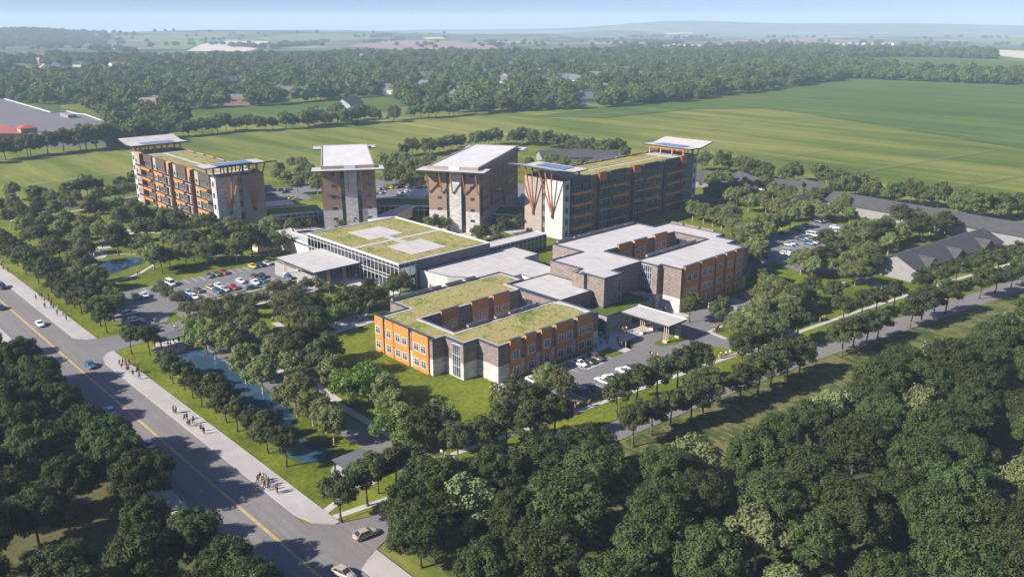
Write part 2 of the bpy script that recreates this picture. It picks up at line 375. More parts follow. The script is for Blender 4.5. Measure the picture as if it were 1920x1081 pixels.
# the sector behind the camera, so that the ground is one sheet all round
ang2 = [R(A0 + 48 + 264 * i / 40) for i in range(41)]
for r0, r1 in ((60, 600), (600, 2100)):
    for a, b in zip(ang2, ang2[1:]):
        m.face([(CAMP.x + q * math.cos(t), CAMP.y + q * math.sin(t), 0) for q, t in ((r0, a), (r1, a), (r1, b), (r0, b))])
allr = [R(i * 9) for i in range(40)]
m.face([(CAMP.x + 60.5 * math.cos(t), CAMP.y + 60.5 * math.sin(t), 0) for t in allr])
o = m.build('ground', 'meadow'); tag(o, kind='structure')
for f in o.data.polygons: f.use_smooth = True
o = m2.build('hills', 'country', smooth=True); tag(o, kind='structure')

def sheet(name, poly, z, mat, kind='structure', holes=()):
    o = M().sheet(poly, z, holes).build(name, mat); return tag(o, kind=kind)
def px(*pts): return [W(*p) for p in pts]
# woodland floor and rough verge
sheet('woodland_floor', [(-700, -82), (300, -82), (300, -56), (38, -56), (44, 27), (49, 69), (55, 107), (60, 152), (84, 330), (500, 330), (500, -300), (-700, -300)], .03, 'forest_floor')
sheet('verge', [(35.5, -56), (62, -56), (58, 0), (66, 27), (84, 60), (100, 107), (120, 152), (130, 260), (86, 300), (60, 152), (50.5, 107), (46, 69), (41.5, 27)], .06, 'rough_grass')
# campus lawn
sheet('lawn', [(-330, -60.5), (24, -60.5), (35, 33), (41, 80), (47, 115), (56, 175), (66, 232), (40, 236), (-20, 242), (-70, 262), (-130, 262), (-215, 246), (-262, 150), (-285, 90), (-300, 20), (-300, -40)], .10, 'lawn')
# roads
sheet('main_road', [(-900, -77.6), (320, -77.6), (320, -65), (-900, -65)], .12, 'asphalt_road')
sheet('side_street', [(20, -65), (23.9, -61.7), (26.3, -55.8), (35.2, 33.4), (40.4, 79.8), (46.5, 115), (56, 175), (76, 300), (84, 300), (64, 175), (54.3, 152 - 36), (49.5, 92), (45.8, 69.3), (41.2, 27), (36, -30), (33.4, -52), (33.9, -57.1), (36, -62), (42, -65)], .125, 'asphalt_road')
sheet('lot_entrance', [(-103, -65), (-99, -61.5), (-97.4, -52), (-97.4, -42), (-87.3, -42), (-87.3, -56), (-85.2, -61), (-79.4, -65)], .128, 'asphalt')
sheet('driveway', [(-97, -42), (24.5, -42.3), (25.2, -36.2), (-87, -36.2), (-97, -36)], .132, 'asphalt')
sheet('drop_off_road', [(-106.5, -36.1), (-97, -36.1), (-97, 25), (-101, 33), (-123, 33), (-123, 6), (-111.3, 6), (-106.5, 3)], .134, 'asphalt')
sheet('car_park', [(-136.7, -36), (-136.7, 27), (-123, 27), (-111.2, 8), (-111.2, -31), (-106.4, -36.3), (-97.2, -41.8), (-97.2, -51), (-124, -51), (-124, -45), (-136.7, -41)], .126, 'asphalt')
sheet('hedge_bed', [(-110.9, -30), (-107, -33.5), (-107, 2), (-110.9, 5)], .15, 'lawn')
sheet('hedge_path', [(-109.8, -29), (-108.4, -30.4), (-108.4, 1), (-109.8, 4)], .17, 'concrete')
sheet('forecourt_road', [(3.2, 5.8), (20.4, 5.8), (20.4, 37), (21.5, 42), (24, 48), (35.5, 66), (37.5, 76), (21.5, 66.5), (14.2, 66.5), (13.5, 75), (13.2, 112), (1.5, 112), (1.5, 64), (3.4, 61), (3.4, 34)], .13, 'asphalt')
sheet('entrance_paving', [(-4.4, 33.5), (3.2, 33.5), (3.2, 37.8), (8.4, 37.8), (8.4, 40.6), (3.4, 46.6), (3.4, 75), (-8, 75), (-8, 45), (-4.4, 45)], .16, 'concrete')
sheet('front_path', [(-.2, -3), (2.9, -3), (2.9, 33.5), (1.5, 33.5), (1.5, 1), (-.2, 1)], .145, 'concrete')
sheet('flower_bed', [(3.3, 40.9), (8.3, 40.9), (5.4, 45.8), (3.5, 46.4)], .16, 'lawn')
sheet('flower_bed', [(3.3, 28.8), (8.4, 33.2), (8.4, 37.6), (3.3, 37.6)], .165, 'lawn')
sheet('turning_island', [(9.2, 49.6), (10.6, 48.2), (12.6, 49), (14.2, 53.3), (13.9, 58.6), (11.6, 60.4), (9.8, 58.6)], .18, 'lawn')
sheet('island_verge', [(20.6, 53.5), (20.2, 56), (21, 58.6), (25.2, 60), (30, 64), (27, 52), (23, 47)], .18, 'lawn')
sheet('path', [(15, 68), (21.5, 66.8), (21.5, 65.3), (14.6, 66.3)], .19, 'concrete')
sheet('path', [(14.4, 66.4), (14.4, 100), (15.4, 100), (15.4, 66.4)], .185, 'concrete')
# paths
def strip(pts, wd, name='path', mat='concrete', z=.15):
    L, Rr = [], []
    for i, p in enumerate(pts):
        a = Vector(pts[max(0, i - 1)]); b = Vector(pts[min(len(pts) - 1, i + 1)]); d = (b - a).normalized(); n = Vector((-d.y, d.x)) * wd / 2
        L.append((p[0] + n.x, p[1] + n.y)); Rr.append((p[0] - n.x, p[1] - n.y))
    return sheet(name, L + Rr[::-1], z, mat)
strip([(-86, -34.6), (19, -34.6)], 2)
strip([(21.6, -12), (23.6, 5), (28.6, 50), (33.5, 93.8), (36, 115), (44, 170), (52, 215)], 1.4)
strip([(18.6, -34), (20, -24), (21.6, -12)], 1.4)
strip([(22, -61), (24, -48), (24.6, -42)], .1 + 1.4)
strip([(19.5, -60.5), (16.5, -52)], 1.6)
strip([W(*p) for p in ((515, 668), (550, 693), (568, 703), (607, 733), (637, 753))], 1.8, z=.17)
strip([W(515, 605), W(573, 640), W(700, 602)], 2.2, z=.172)
sheet('garden_court', px((612, 610), (640, 622), (700, 600), (668, 590)), .178, 'concrete')
strip([W(*p) for p in ((480, 560), (620, 520), (700, 560), (680, 596))], 1.6, z=.174)
strip([(-95.5, -36), (-95.5, 20)], 1.5, z=.176)
strip([W(*p) for p in ((195, 532), (232, 524), (262, 513), (300, 490))], 1.4, z=.17)
strip([W(*p) for p in ((165, 480), (205, 477), (300, 478), (420, 480), (520, 478))], 1.5, z=.17)
strip([W(*p) for p in ((150, 444), (185, 438), (235, 434), (290, 437), (330, 438))], 1.7, z=.171)
strip([W(*p) for p in ((18, 415), (90, 404), (200, 386), (262, 380))], 1.6, z=.173)
sheet('plaza', [W(170 + 20 * math.cos(t * .5236) + 12, 478 + 8 * math.sin(t * .5236)) for t in range(12)], .19, 'concrete')
sheet('plaza', [W(236 + 18 * math.cos(t * .5236), 436 + 5 * math.sin(t * .5236)) for t in range(12)], .19, 'concrete')
sheet('far_road', px((-60, 416), (60, 400), (140, 389), (260, 372), (262, 366), (140, 381), (55, 394), (-60, 408)), .13, 'asphalt')
sheet('north_car_park', px((596, 371), (500, 386), (500, 350), (700, 338), (830, 345), (990, 345), (1040, 372), (935, 386)), .128, 'asphalt')
strip([W(*p) for p in ((500, 352), (640, 340), (800, 336), (930, 345))], 6, 'north_road', 'asphalt', .135)
for p in (((505, 347), (560, 338), (572, 346), (520, 355)), ((574, 365), (604, 359), (604, 374), (588, 375)), ((720, 352), (800, 350), (800, 345), (720, 345)), ((1000, 402), (1160, 350), (1370, 385), (1330, 410))):
    sheet('lawn_patch', px(*p), .16, 'lawn')
sheet('east_car_park', [(-31, 176), (-31, 219), (-13, 218), (-10.2, 214), (-5, 176), (-8, 150), (-19, 160)], .127, 'asphalt')
sheet('east_road', [(-24, 158), (-9, 146), (3.8, 139.5), (14, 150), (31, 141), (50, 136), (50, 142), (32, 146.5), (14.5, 156), (-8, 160), (-19, 175)], .131, 'asphalt')
strip([(-8, 112), (-9, 128), (-14, 150)], 5, 'service_road', 'asphalt', .133)
sheet('tower_terrace', px((935, 432), (1000, 405), (1040, 425), (1030, 440), (960, 440)), .15, 'concrete')
sheet('tower_terrace', px((470, 434), (580, 425), (640, 430), (610, 445), (540, 442)), .15, 'concrete')
sheet('tower_terrace', px((585, 428), (920, 420), (920, 445), (600, 450)), .148, 'concrete')
sheet('tower_terrace', [(-82, 206), (-76, 206), (-76, 213), (-82, 213)], .148, 'concrete')
sheet('hall_terrace', [(-136, 14), (-121, 14), (-121, 25), (-74, 25), (-74, 17), (-97, 17), (-97, 6), (-121, 6)], .142, 'concrete')
# pavements: real kerb height
def slab(name, poly, z0, z1, mat):
    return tag(M().prism(poly, z0, z1).build(name, mat), kind='structure')
slab('pavement', [(-900, -65), (-104, -65), (-99.8, -62.6), (-98.4, -60.3), (-900, -60.3)], .0, .26, 'pavement')
slab('pavement', [(-79, -65), (16.3, -65), (21, -63.8), (24.2, -61.2), (24.2, -60.3), (-86.5, -60.3), (-85.8, -62), (-83, -64)], .0, .26, 'pavement')
slab('pavement', [(-900, -80.8), (320, -80.8), (320, -77.6), (-900, -77.6)], .0, .26, 'pavement')
slab('pavement', [(36.5, -62.5), (38, -65), (320, -65), (320, -60.3), (35.4, -60.3)], .0, .26, 'pavement')
tag(M().box(-600, 320, -71.15, -71.02, .15, .156).box(-600, 320, -70.85, -70.72, .15, .156).build('centre_line', 'paint_yellow'), kind='structure')
# ponds
POND1 = px((168, 503), (178, 520), (190, 518), (215, 512), (245, 500), (266, 494), (270, 486), (262, 484), (238, 484), (206, 488), (188, 496))
POND2 = px((335, 664), (352, 659), (370, 657), (395, 664), (415, 675), (440, 697), (455, 712), (475, 722), (505, 738), (528, 752), (545, 775), (549, 812), (575, 830), (612, 834), (620, 850), (612, 862), (575, 868), (545, 855), (520, 822), (505, 800), (470, 788), (450, 770), (430, 745), (405, 730), (380, 708), (350, 685))
def grow(P, k):
    cx = sum(p[0] for p in P) / len(P); cy = sum(p[1] for p in P) / len(P); n = len(P); out = []
    for i in range(n):
        a = Vector(P[i - 1]); b = Vector(P[(i + 1) % n]); d = (b - a).normalized(); out.append((P[i][0] - d.y * -k, P[i][1] - d.x * k))
    return out
def area(P): return sum(P[i][0] * P[(i + 1) % len(P)][1] - P[(i + 1) % len(P)][0] * P[i][1] for i in range(len(P))) / 2
for P, nm in ((POND1, 'pond'), (POND2, 'pond')):
    if area(P) < 0: P.reverse()
    G = grow(P, 1.1)
    if abs(area(G)) < abs(area(P)): G = grow(P, -1.1)
    sheet('pond_bank', G, .13, 'reeds'); sheet(nm, P, .17, 'water')
# markings in the car parks
def lines(name, segs, wd=.14, z=.16, mat='paint_white'):
    m = M()
    for x0, y0, x1, y1 in segs:
        d = Vector((x1 - x0, y1 - y0)).normalized(); n = Vector((-d.y, d.x)) * wd / 2
        m.face([(x0 + n.x, y0 + n.y, z), (x0 - n.x, y0 - n.y, z), (x1 - n.x, y1 - n.y, z), (x1 + n.x, y1 + n.y, z)])
    m.fixn = True
    return tag(m.build(name, mat), kind='structure')
seg = []
for i in range(19): v = -33.5 + i * 2.72; seg.append((-136.2, v, -131.2, v))
for i in range(5): v = -43 + i * 2.72; seg.append((-123.4 - 6, v, -123.4 - 11, v)) if i == 9 else None
for i in range(14): v = -30 + i * 2.72; seg += [(-122.8, v, -112.6, v)] if i not in (0, 13) else []
seg.append((-117.7, -28, -117.7, 3))
for i in range(5): v = -47.5; seg.append((-119 + i * 4.1, -50.6, -119 + i * 4.1, -45.6))
seg += [(3.5, 6.3 + i * 2.6, 8.5, 6.3 + i * 2.6) for i in range(11)] + [(15, 6.3 + i * 2.6, 20, 6.3 + i * 2.6) for i in range(10)]
seg += [(-30.6, 177 + i * 2.7, -26, 177 + i * 2.7) for i in range(16)] + [(-20.8, 166 + i * 2.7, -10.6, 166 + i * 2.7) for i in range(17)] + [(-15.7, 166, -15.7, 211)]
seg += [(-14.6, 153 + i * 2.7, -9.6, 153 + i * 2.7) for i in range(4)]
lines('parking_lines', seg)
hat = [(3.6 + i * .55, 22.2, 3.6 + i * .55 + .3, 23.8) for i in range(9)] + [(8.6, 22.2 + i * .5, 9.2, 22.6 + i * .5) for i in range(14)]
hat += [(3 + i * .7, 89, 3 + i * .7 + .6, 92) for i in range(10)] + [(3 + i * .7, 95.5, 3 + i * .7 + .6, 99) for i in range(10)]
lines('hatched_lines', hat, .2)
seg = []
for i in range(16):
    a = Vector(W(648 + i * 24, 358)); b = Vector(W(655 + i * 24, 366)); seg.append((*a, *b))
lines('parking_lines', seg, .2)
# tramlines and the second, greener field
sheet('green_field', px((1920, 280), (1700, 243), (1440, 203), (1300, 205), (1130, 222), (1000, 218), (1180, 198), (1290, 188), (1430, 166), (1560, 148), (1640, 148), (1930, 164), (1960, 170), (1960, 285)), .3, 'green_field')
def tram(pts, wd=.7, gap=2.2):
    for s in (-gap / 2, gap / 2):
        P = [Vector(W(*p)) for p in pts]; q = []
        for i, p in enumerate(P):
            d = (P[min(i + 1, len(P) - 1)] - P[max(i - 1, 0)]).normalized(); q.append((p.x - d.y * s, p.y + d.x * s))
        strip(q, wd, 'field_track', 'tramline', .34)
for P in (((1385, 304), (1630, 274)), ((1590, 327), (1860, 283)), ((1440, 206), (1560, 226), (1740, 246), (1920, 268)), ((1280, 248), (1540, 223)), ((1765, 355), (1920, 330)),
          ((0, 355), (255, 320)), ((555, 248), (600, 262)), ((440, 305), (600, 278)), ((850, 240), (1230, 205))):
    tram(P)
strip([W(0, 300), W(120, 288), W(270, 274)], 3.5, 'field_road', 'asphalt', .3)
sheet('far_meadow', px((240, 208), (330, 205), (560, 192), (640, 184), (740, 178), (820, 186), (700, 212), (560, 225), (300, 240), (250, 232)), .3, 'green_field')
sheet('far_meadow', px((62, 196), (112, 194), (112, 206), (98, 210), (80, 204)), .3, 'green_field')
sheet('far_meadow', px((1510, 112), (1700, 108), (1960, 118), (1960, 142), (1700, 135)), 1.2, 'green_field')
sheet('far_meadow', px((1420, 112), (1500, 107), (1560, 112), (1480, 117)), 1.2, 'tramline')
for P in (((150, 172), (330, 176), (330, 172), (150, 168)), ((480, 170), (640, 168), (640, 161), (480, 163)), ((10, 190), (60, 193), (60, 190), (10, 187)), ((870, 172), (960, 172), (960, 160), (870, 160)), ((1000, 176), (1090, 172), (1080, 166), (1000, 169))):
    sheet('far_clearing', px(*P), .5, 'turf_roof')

def hit(X, Y):
    a0 = Vector((*CAMP,)); g0 = W(X, Y, 0); g1 = W(X, Y, 40); o0 = Vector((g0[0], g0[1], 0)); d = (o0 - CAMP).normalized(); t = 1500.0
    while t < 15000:
        p = CAMP + d * t
        if p.z < TZ(p.x, p.y): return p
        t += 15
    return None
def drape(name, poly, mat):
    m = M(); ys = [p[1] for p in poly]; n = 14; rows = []
    for i in range(n + 1):
        Y = min(ys) + (max(ys) - min(ys)) * i / n; xs = []
        for a, b in zip(poly, poly[1:] + poly[:1]):
            if (a[1] - Y) * (b[1] - Y) <= 0 and a[1] != b[1]: xs.append(a[0] + (b[0] - a[0]) * (Y - a[1]) / (b[1] - a[1]))
        if len(xs) < 2: xs = [poly[0][0], poly[0][0] + .5]
        r = [hit(min(xs) + (max(xs) - min(xs)) * j / 24, Y) for j in range(25)]
        rows.append([m.p(p.x, p.y, TZ(p.x, p.y) + .8) if p else None for p in r])
    for a, b in zip(rows, rows[1:]):
        for j in range(24):
            q = (a[j], a[j + 1], b[j + 1], b[j])
            if None in q: continue
            P_ = [Vector(m.v[k_]) for k_ in q]
            if max((P_[0] - P_[3]).length, (P_[1] - P_[2]).length) < 450: m.f.append(q)
    m.fixn = True
    if m.f: tag(m.build(name, mat), kind='structure')
drape('stubble_field', [(350, 97), (375, 84), (425, 77), (508, 77.5), (490, 86), (478, 94), (455, 98)], 'stubble')
drape('pasture', [(265, 92), (300, 84), (375, 77), (385, 80), (345, 94)], 'pasture')
drape('pasture', [(200, 69), (330, 65.5), (430, 68), (380, 74), (280, 76)], 'pasture')
drape('pasture', [(470, 73), (560, 64), (700, 66), (690, 74), (600, 80), (530, 78)], 'pasture')
drape('ploughed_field', [(650, 87), (700, 77), (800, 76), (880, 81), (955, 89), (900, 94), (760, 95)], 'ploughed')
drape('ploughed_field', [(1330, 76), (1500, 73.5), (1640, 76), (1600, 79), (1420, 80)], 'ploughed')
drape('ploughed_field', [(1800, 92), (1920, 96), (1925, 112), (1870, 105)], 'stubble')
drape('rape_field', [(790, 71), (830, 70.5), (838, 72.5), (800, 73.5)], 'rape')
drape('rape_field', [(1245, 62), (1300, 61), (1298, 63.5), (1250, 65)], 'rape')
drape('pasture', [(1280, 68), (1400, 67), (1420, 71), (1300, 73)], 'pasture')
drape('pasture', [(1770, 70), (1925, 68), (1925, 86), (1840, 82)], 'pasture')

# ------------------------------------------------------------------ windows and facade parts
CACHE = {}
def win(par, x, y, z, ang, w_, h, nx=2, nz=1, fm='white_trim', pm='glass', name='window', bar=.07, label=None):
    k = ('w', w_, h, nx, nz, fm, pm, bar)
    if k not in CACHE:
        a = M(); b = .12 if h < 5 else .07
        a.box(-w_ / 2, w_ / 2, -.09, 0, -h / 2, -h / 2 + b).box(-w_ / 2, w_ / 2, -.09, 0, h / 2 - b, h / 2)
        a.box(-w_ / 2, -w_ / 2 + b, -.09, 0, -h / 2 + b, h / 2 - b).box(w_ / 2 - b, w_ / 2, -.09, 0, -h / 2 + b, h / 2 - b)
        for i in range(1, nx): c = -w_ / 2 + w_ * i / nx; a.box(c - bar / 2, c + bar / 2, -.085, 0, -h / 2 + b, h / 2 - b)
        for i in range(1, nz): c = -h / 2 + h * (i / nz if nz != 2 else .66); a.box(-w_ / 2 + b, w_ / 2 - b, -.08, 0, c - bar / 2, c + bar / 2)
        p = M().box(-w_ / 2 + .06, w_ / 2 - .06, -.04, -.005, -h / 2 + .06, h / 2 - .06)
        CACHE[k] = (a.mesh('window', fm), p.mesh('pane', pm))
    f = link(name, CACHE[k][0], par, (x, y, z), R(ang)); link('pane', CACHE[k][1], f)
    if label: f['label'] = label
    return f

# ================================================================== building A: orange two-storey wing in front
A = empty('school_wing', (0, 0, 0))
tag(A, 'two-storey building with orange panels, green planted roof and a courtyard, nearest the lawn', 'building')
PA = [(-38.2, -8.7), (-14.4, -8.7), (-14.4, -4.8), (-7.3, -4.8), (-7.3, 0), (0, 0), (0, 36.6), (-35.2, 36.6), (-35.2, 43), (-46, 43), (-46, 1.4), (-38.2, 1.4)]
CA = [(-28.9, -.7), (-15.5, -.7), (-15.5, 35.1), (-28.9, 35.1)]
M().walls(PA, 4.5, 9.3).walls(CA, 0, 9.3, True).build('wall', 'brick_brown', A)
M().walls(PA, 0, 4.5).build('stone_base', 'stone_white', A)
M().ring(PA, offset(PA, .45), 9.3, 9.75).build('parapet', 'coping', A)
GA = offset(PA, .45)
CO = offset(CA, -.4)
M().sheet(GA, 9.32, [CO]).build('roof_edge', 'concrete', A)
M().ring(CO, CA, 9.3, 9.6).build('courtyard_coping', 'coping', A)
gr = [(-37.2, -7.7), (-15.4, -7.7), (-15.4, -3.8), (-8.3, -3.8), (-8.3, 1), (-1.2, 1), (-1.2, 33.8), (-8, 35.2), (-14.2, 33.6), (-14.2, -2), (-30.2, -2), (-30.2, 36.2 - 1.3), (-36.3, 35.2), (-36.3, 42), (-45, 42), (-45, 2.6), (-37.2, 2.6)]
M().sheet(gr, 9.42).build('green_roof', 'sedum', A)
M().ring(offset(PA, .45), offset(PA, 1.35), 9.3, 9.47).build('gravel_edge', 'roof_white', A)
M().ring(offset(CA, -1.15), CO, 9.3, 9.47).build('gravel_edge', 'roof_white', A)
M().sheet([(-14.2, 33.7), (-1.3, 34), (-1.3, 35.6), (-34.6, 36.1), (-34.6, 35.6), (-15, 35.6)], 9.40).build('gravel_roof', 'roof_white', A)
M().sheet(CA, .2).build('courtyard_floor', 'concrete', A)
def panels_u(par, u, segs, z1, mat='orange', thick=.42, s=1, z0=.15, cap=.35, name='orange_panel'):
    for a, b in segs:
        p = M().box(u, u + s * thick, a, b, z0, z1).build(name, mat, par)
        M().box(u - s * .45, u + s * (thick + .05), a - .05, b + .05, z1, z1 + .16).build('coping', 'coping', p)
        M().box(u - s * cap, u, a, b, 9.3 if z1 < 12 else 13.4, z1).build('panel_back', mat, p)
def panels_v(par, v, segs, z1, s=-1, mat='orange', thick=.4):
    for a, b in segs:
        p = M().box(a, b, v, v + s * thick, .15, z1).build('orange_panel', mat, par)
        M().box(a - .05, b + .05, v - s * .45, v + s * (thick + .05), z1, z1 + .16).build('coping', 'coping', p)
        M().box(a, b, v - s * .35, v, 9.3, z1).build('panel_back', mat, p)
panels_u(A, 0, [(3.7, 7.3), (9, 12.6), (14.5, 18.1), (19.8, 26.2), (27.8, 34.2)], 10.35)
panels_v(A, -8.7, [(-38.5, -34.8), (-33.8, -30.3), (-30, -23.7), (-22.1, -15.7)], 10.2)
for v in (5.6, 10.8, 16.4, 21.6, 24.7, 29.6, 32.6):
    for z in (6.3, 2.1): win(A, .42, v, z, 90, 2.2, 2.2, 2, 2)
for u in (-37, -32.2, -28.3, -25.4, -20.4, -17.6):
    for z in (6.4, 2.3): win(A, u, -9.1, z, 0, 2.1, 2.1, 2, 2)
win(A, -9.9, -4.8, 4.6, 0, 3.1, 8.6, 4, 3, 'white_trim', bar=.06, name='stair_window')
panels_u(A, -28.9, [(5.6, 11.6), (16.4, 22.6), (24.5, 30.7)], 10.1, cap=.3, z0=.25)
for v in (7.2, 9.8, 18, 20.8, 26.2, 29): win(A, -28.48, v, 5.8, 90, 2.1, 2.1, 2, 2)
for v in (7.2, 9.8, 18, 20.8, 26.2, 29): win(A, -28.48, v, 1.9, 90, 2.1, 2.1, 2, 2)
for a, b in ((3.8, 10.6), (13.3, 17.2), (18.4, 22.4), (22.9, 28)):
    p = M().box(-16.1, -15.2, a, b, 9.6, 10.15).build('raised_parapet', 'siding_taupe', A); M().box(-16.15, -15.15, a - .05, b + .05, 10.15, 10.3).build('coping', 'coping', p)
for a, b in ((1.9, 9.8), (10.2, 15.1), (15.7, 19.4), (21.3, 27.4), (28.7, 32.6)):
    p = M().box(-46.3, -45.5, a, b, 9.7, 10.3).build('raised_parapet', 'siding_taupe', A); M().box(-46.35, -45.45, a - .05, b + .05, 10.3, 10.45).build('coping', 'coping', p)
win(A, -20.5, 35.1, 6.2, 0, 3.4, 2.6, 4, 1, 'dark_trim'); win(A, -25, 35.1, 6.2, 0, 2.6, 2.6, 3, 1, 'dark_trim')

# white-roofed link block between the two wings
L = empty('link_block', (-24, 45, 0)); tag(L, 'flat white-roofed single block joining the green-roofed wing to the taller brick wing', 'building'); of = (-24, 45, 0)
PL = [(-35.1, 36.7), (-14.3, 36.7), (-14.3, 50), (-21.5, 50), (-21.5, 53.4), (-35.1, 53.4)]
M(of).walls(PL, 0, 9.2).build('wall', 'brick_brown', L); M(of).sheet(offset(PL, .3), 9.25).build('roof', 'roof_white', L)
M(of).ring(PL, offset(PL, .3), 9.2, 9.5).build('parapet', 'coping', L)
# low green-roofed entrance hall
G_ = empty('entrance_hall', (-4.2, 45.2, 0)); of = (-4.2, 45.2, 0); tag(G_, 'low grey entrance hall with bright grass roof between the two brick wings', 'building')
PG = [(-14.2, 45.2), (-4.2, 45.2), (-4.2, 66), (-13.9, 66), (-13.9, 59.2), (-10, 59.2), (-10, 50.4), (-14.2, 50.4)]
M(of).walls(PG, 0, 5.1).build('wall', 'stone_grey', G_); M(of).sheet(offset(PG, .3), 4.9).build('grass_roof', 'turf_roof', G_)
M(of).ring(PG, offset(PG, .3), 5.1, 5.3).build('parapet', 'dark_trim', G_)
win(G_, -5 + .1, 0, 2.2, 0, 8.2, 4.0, 6, 2, 'dark_trim', name='entrance_glazing')
win(G_, 0, 14.6, 2.0, 90, 6.4, 3.9, 5, 2, 'dark_trim', name='entrance_glazing')
# entrance canopy
K = empty('entrance_canopy', (4.6, 55, 0)); tag(K, 'white flat entrance canopy on timber posts over the forecourt turning circle', 'canopy')
of = (4.6, 55, 0)
M(of).box(-3.9, 13, 50.9, 58.9, 4.95, 5.4).build('fascia', 'dark_trim', K); M(of).box(-3.7, 12.9, 51, 58.8, 5.4, 5.46).build('roof', 'roof_white', K)
M(of).box(-3.9, 13, 58.85, 59.05, 5.2, 5.62).build('edge_trim', 'white_trim', K)
for x, y in ((2.6, 52.6), (2.6, 57.2), (11.3, 51.9), (11.3, 57.4)):
    b = M(of).box(x - .5, x + .9, y - .7, y + .7, .15, .75).build('post_base', 'concrete', K)
    for dx, dy in ((-.2, -.45), (.5, -.45), (-.2, .45), (.5, .45)): M(of).box(x + dx - .09, x + dx + .09, y + dy - .09, y + dy + .09, .75, 4.95).build('post', 'pale_timber', K)

# ================================================================== building B: three-storey brick wing
B = empty('brick_wing', (-.4, 74.4, 0)); ob = (-.4, 74.4, 0)
tag(B, 'three-storey grey-brown brick building with white roof and courtyard, right of centre', 'building')
PB = [(-.4, 74.4), (-.4, 111), (-8, 111), (-8, 116), (-15.6, 116), (-15.6, 120.8), (-39.3, 120.8), (-39.3, 111.8), (-47.3, 111.8), (-47.3, 68), (-34.4, 68), (-34.4, 53.5), (-21.6, 53.5), (-21.6, 49.6), (-17, 49.6), (-17, 50.6), (-10.1, 50.6), (-10.1, 59), (-14, 59), (-14, 72.2), (-7.6, 72.2), (-7.6, 74.4)]
CB = [(-29.6, 73.9), (-16.1, 73.9), (-16.1, 110.6), (-29.6, 110.6)]
M(ob).walls(PB, 4.6, 13.5).walls(CB, 0, 13.5, True).build('wall', 'brick_brown', B)
M(ob).walls(PB, 0, 4.6).build('stone_base', 'stone_white', B)
M(ob).ring(PB, offset(PB, .4), 13.5, 13.9).build('parapet', 'coping', B)
M(ob).sheet(offset(PB, .4), 13.52, [offset(CB, -.4)]).build('roof', 'roof_white', B)
M(ob).ring(offset(CB, -.4), CB, 13.5, 13.85).build('courtyard_coping', 'coping', B); M(ob).sheet(CB, .2).build('courtyard_floor', 'concrete', B)
def pb(x): return x + .4
def pv(y): return y - 74.4
for a, b in ((75.6, 83.2), (84, 91.4), (92.2, 96.6), (97.8, 102.3), (103.2, 107.7)):
    p = M(ob).box(-.4, .05, a, b, .2, 14.3).build('orange_panel', 'orange', B); M(ob).box(-.9, .1, a - .05, b + .05, 14.3, 14.46).build('coping', 'coping', p); M(ob).box(-.8, -.4, a, b, 13.5, 14.3).build('panel_back', 'orange', p)
for v in (77.8, 80.8, 85.9, 88.8, 94.2, 100, 105.3):
    for z in (10.6, 6.2, 2.3): win(B, pb(.05), pv(v), z, 90, 2.1, 2.1, 2, 2)
for a, b in ((80.2, 87), (88.4, 95.2), (99.4, 106.3)):
    p = M(ob).box(-29.6, -29.2, a, b, .3, 14.5).build('orange_panel', 'orange', B); M(ob).box(-30.1, -29.15, a - .05, b + .05, 14.5, 14.66).build('coping', 'coping', p); M(ob).box(-30, -29.6, a, b, 13.5, 14.5).build('panel_back', 'orange', p)
    for k in (.28, .68): win(B, pb(-29.2), pv(a + (b - a) * k), 10.6, 90, 2.2, 2.2, 2, 2)
for a, b in ((77.8, 84.4), (84.9, 89.8), (90.2, 96.6), (97.1, 103.9)):
    p = M(ob).box(-16.6, -15.8, a, b, 13.8, 14.4).build('raised_parapet', 'siding_taupe', B); M(ob).box(-16.65, -15.75, a + .4, b + .05, 14.4, 14.55).build('coping', 'coping', p)
for a, b in ((70, 77.5), (78.2, 80), (80.5, 85), (85.4, 93), (93.5, 99), (99.4, 104.4), (105, 110)):
    p = M(ob).box(-47.6, -46.8, a, b, 13.8, 14.4).build('raised_parapet', 'siding_taupe', B); M(ob).box(-47.65, -46.75, a + .4, b + .05, 14.4, 14.55).build('coping', 'coping', p)
for a, b in ((-38, -33), (-32, -26), (-25, -20)): M(ob).box(a, b, 120.2, 121, 13.8, 14.5).build('raised_parapet', 'brick_brown', B)
win(B, pb(-11.6), pv(72.2), 8.9, 0, 4.0, 8.8, 5, 4, 'white_trim', name='stair_window', bar=.07)
M(ob).box(-13.6, -9.6, 72.05, 72.12, 4.6, 5.6).build('spandrel', 'dark_trim', B)
win(B, pb(-10.1), pv(57.4), 9, 90, 1.3, 7.2, 1, 3, 'grey_light', name='stair_window')
win(B, pb(-40), pv(68), 9.5, 0, 5.5, 2.4, 5, 2); win(B, pb(-26), pv(110.6), 10.4, 0, 3.6, 2.6, 4, 1, 'dark_trim'); win(B, pb(-20.5), pv(110.6), 10.4, 0, 3, 2.6, 3, 1, 'dark_trim')
for x in (-20.2, -18.4): M(ob).box(x - .5, x + .5, 49.2, 50.8, 13.9, 14.1).build('ledge', 'brick_brown', B)

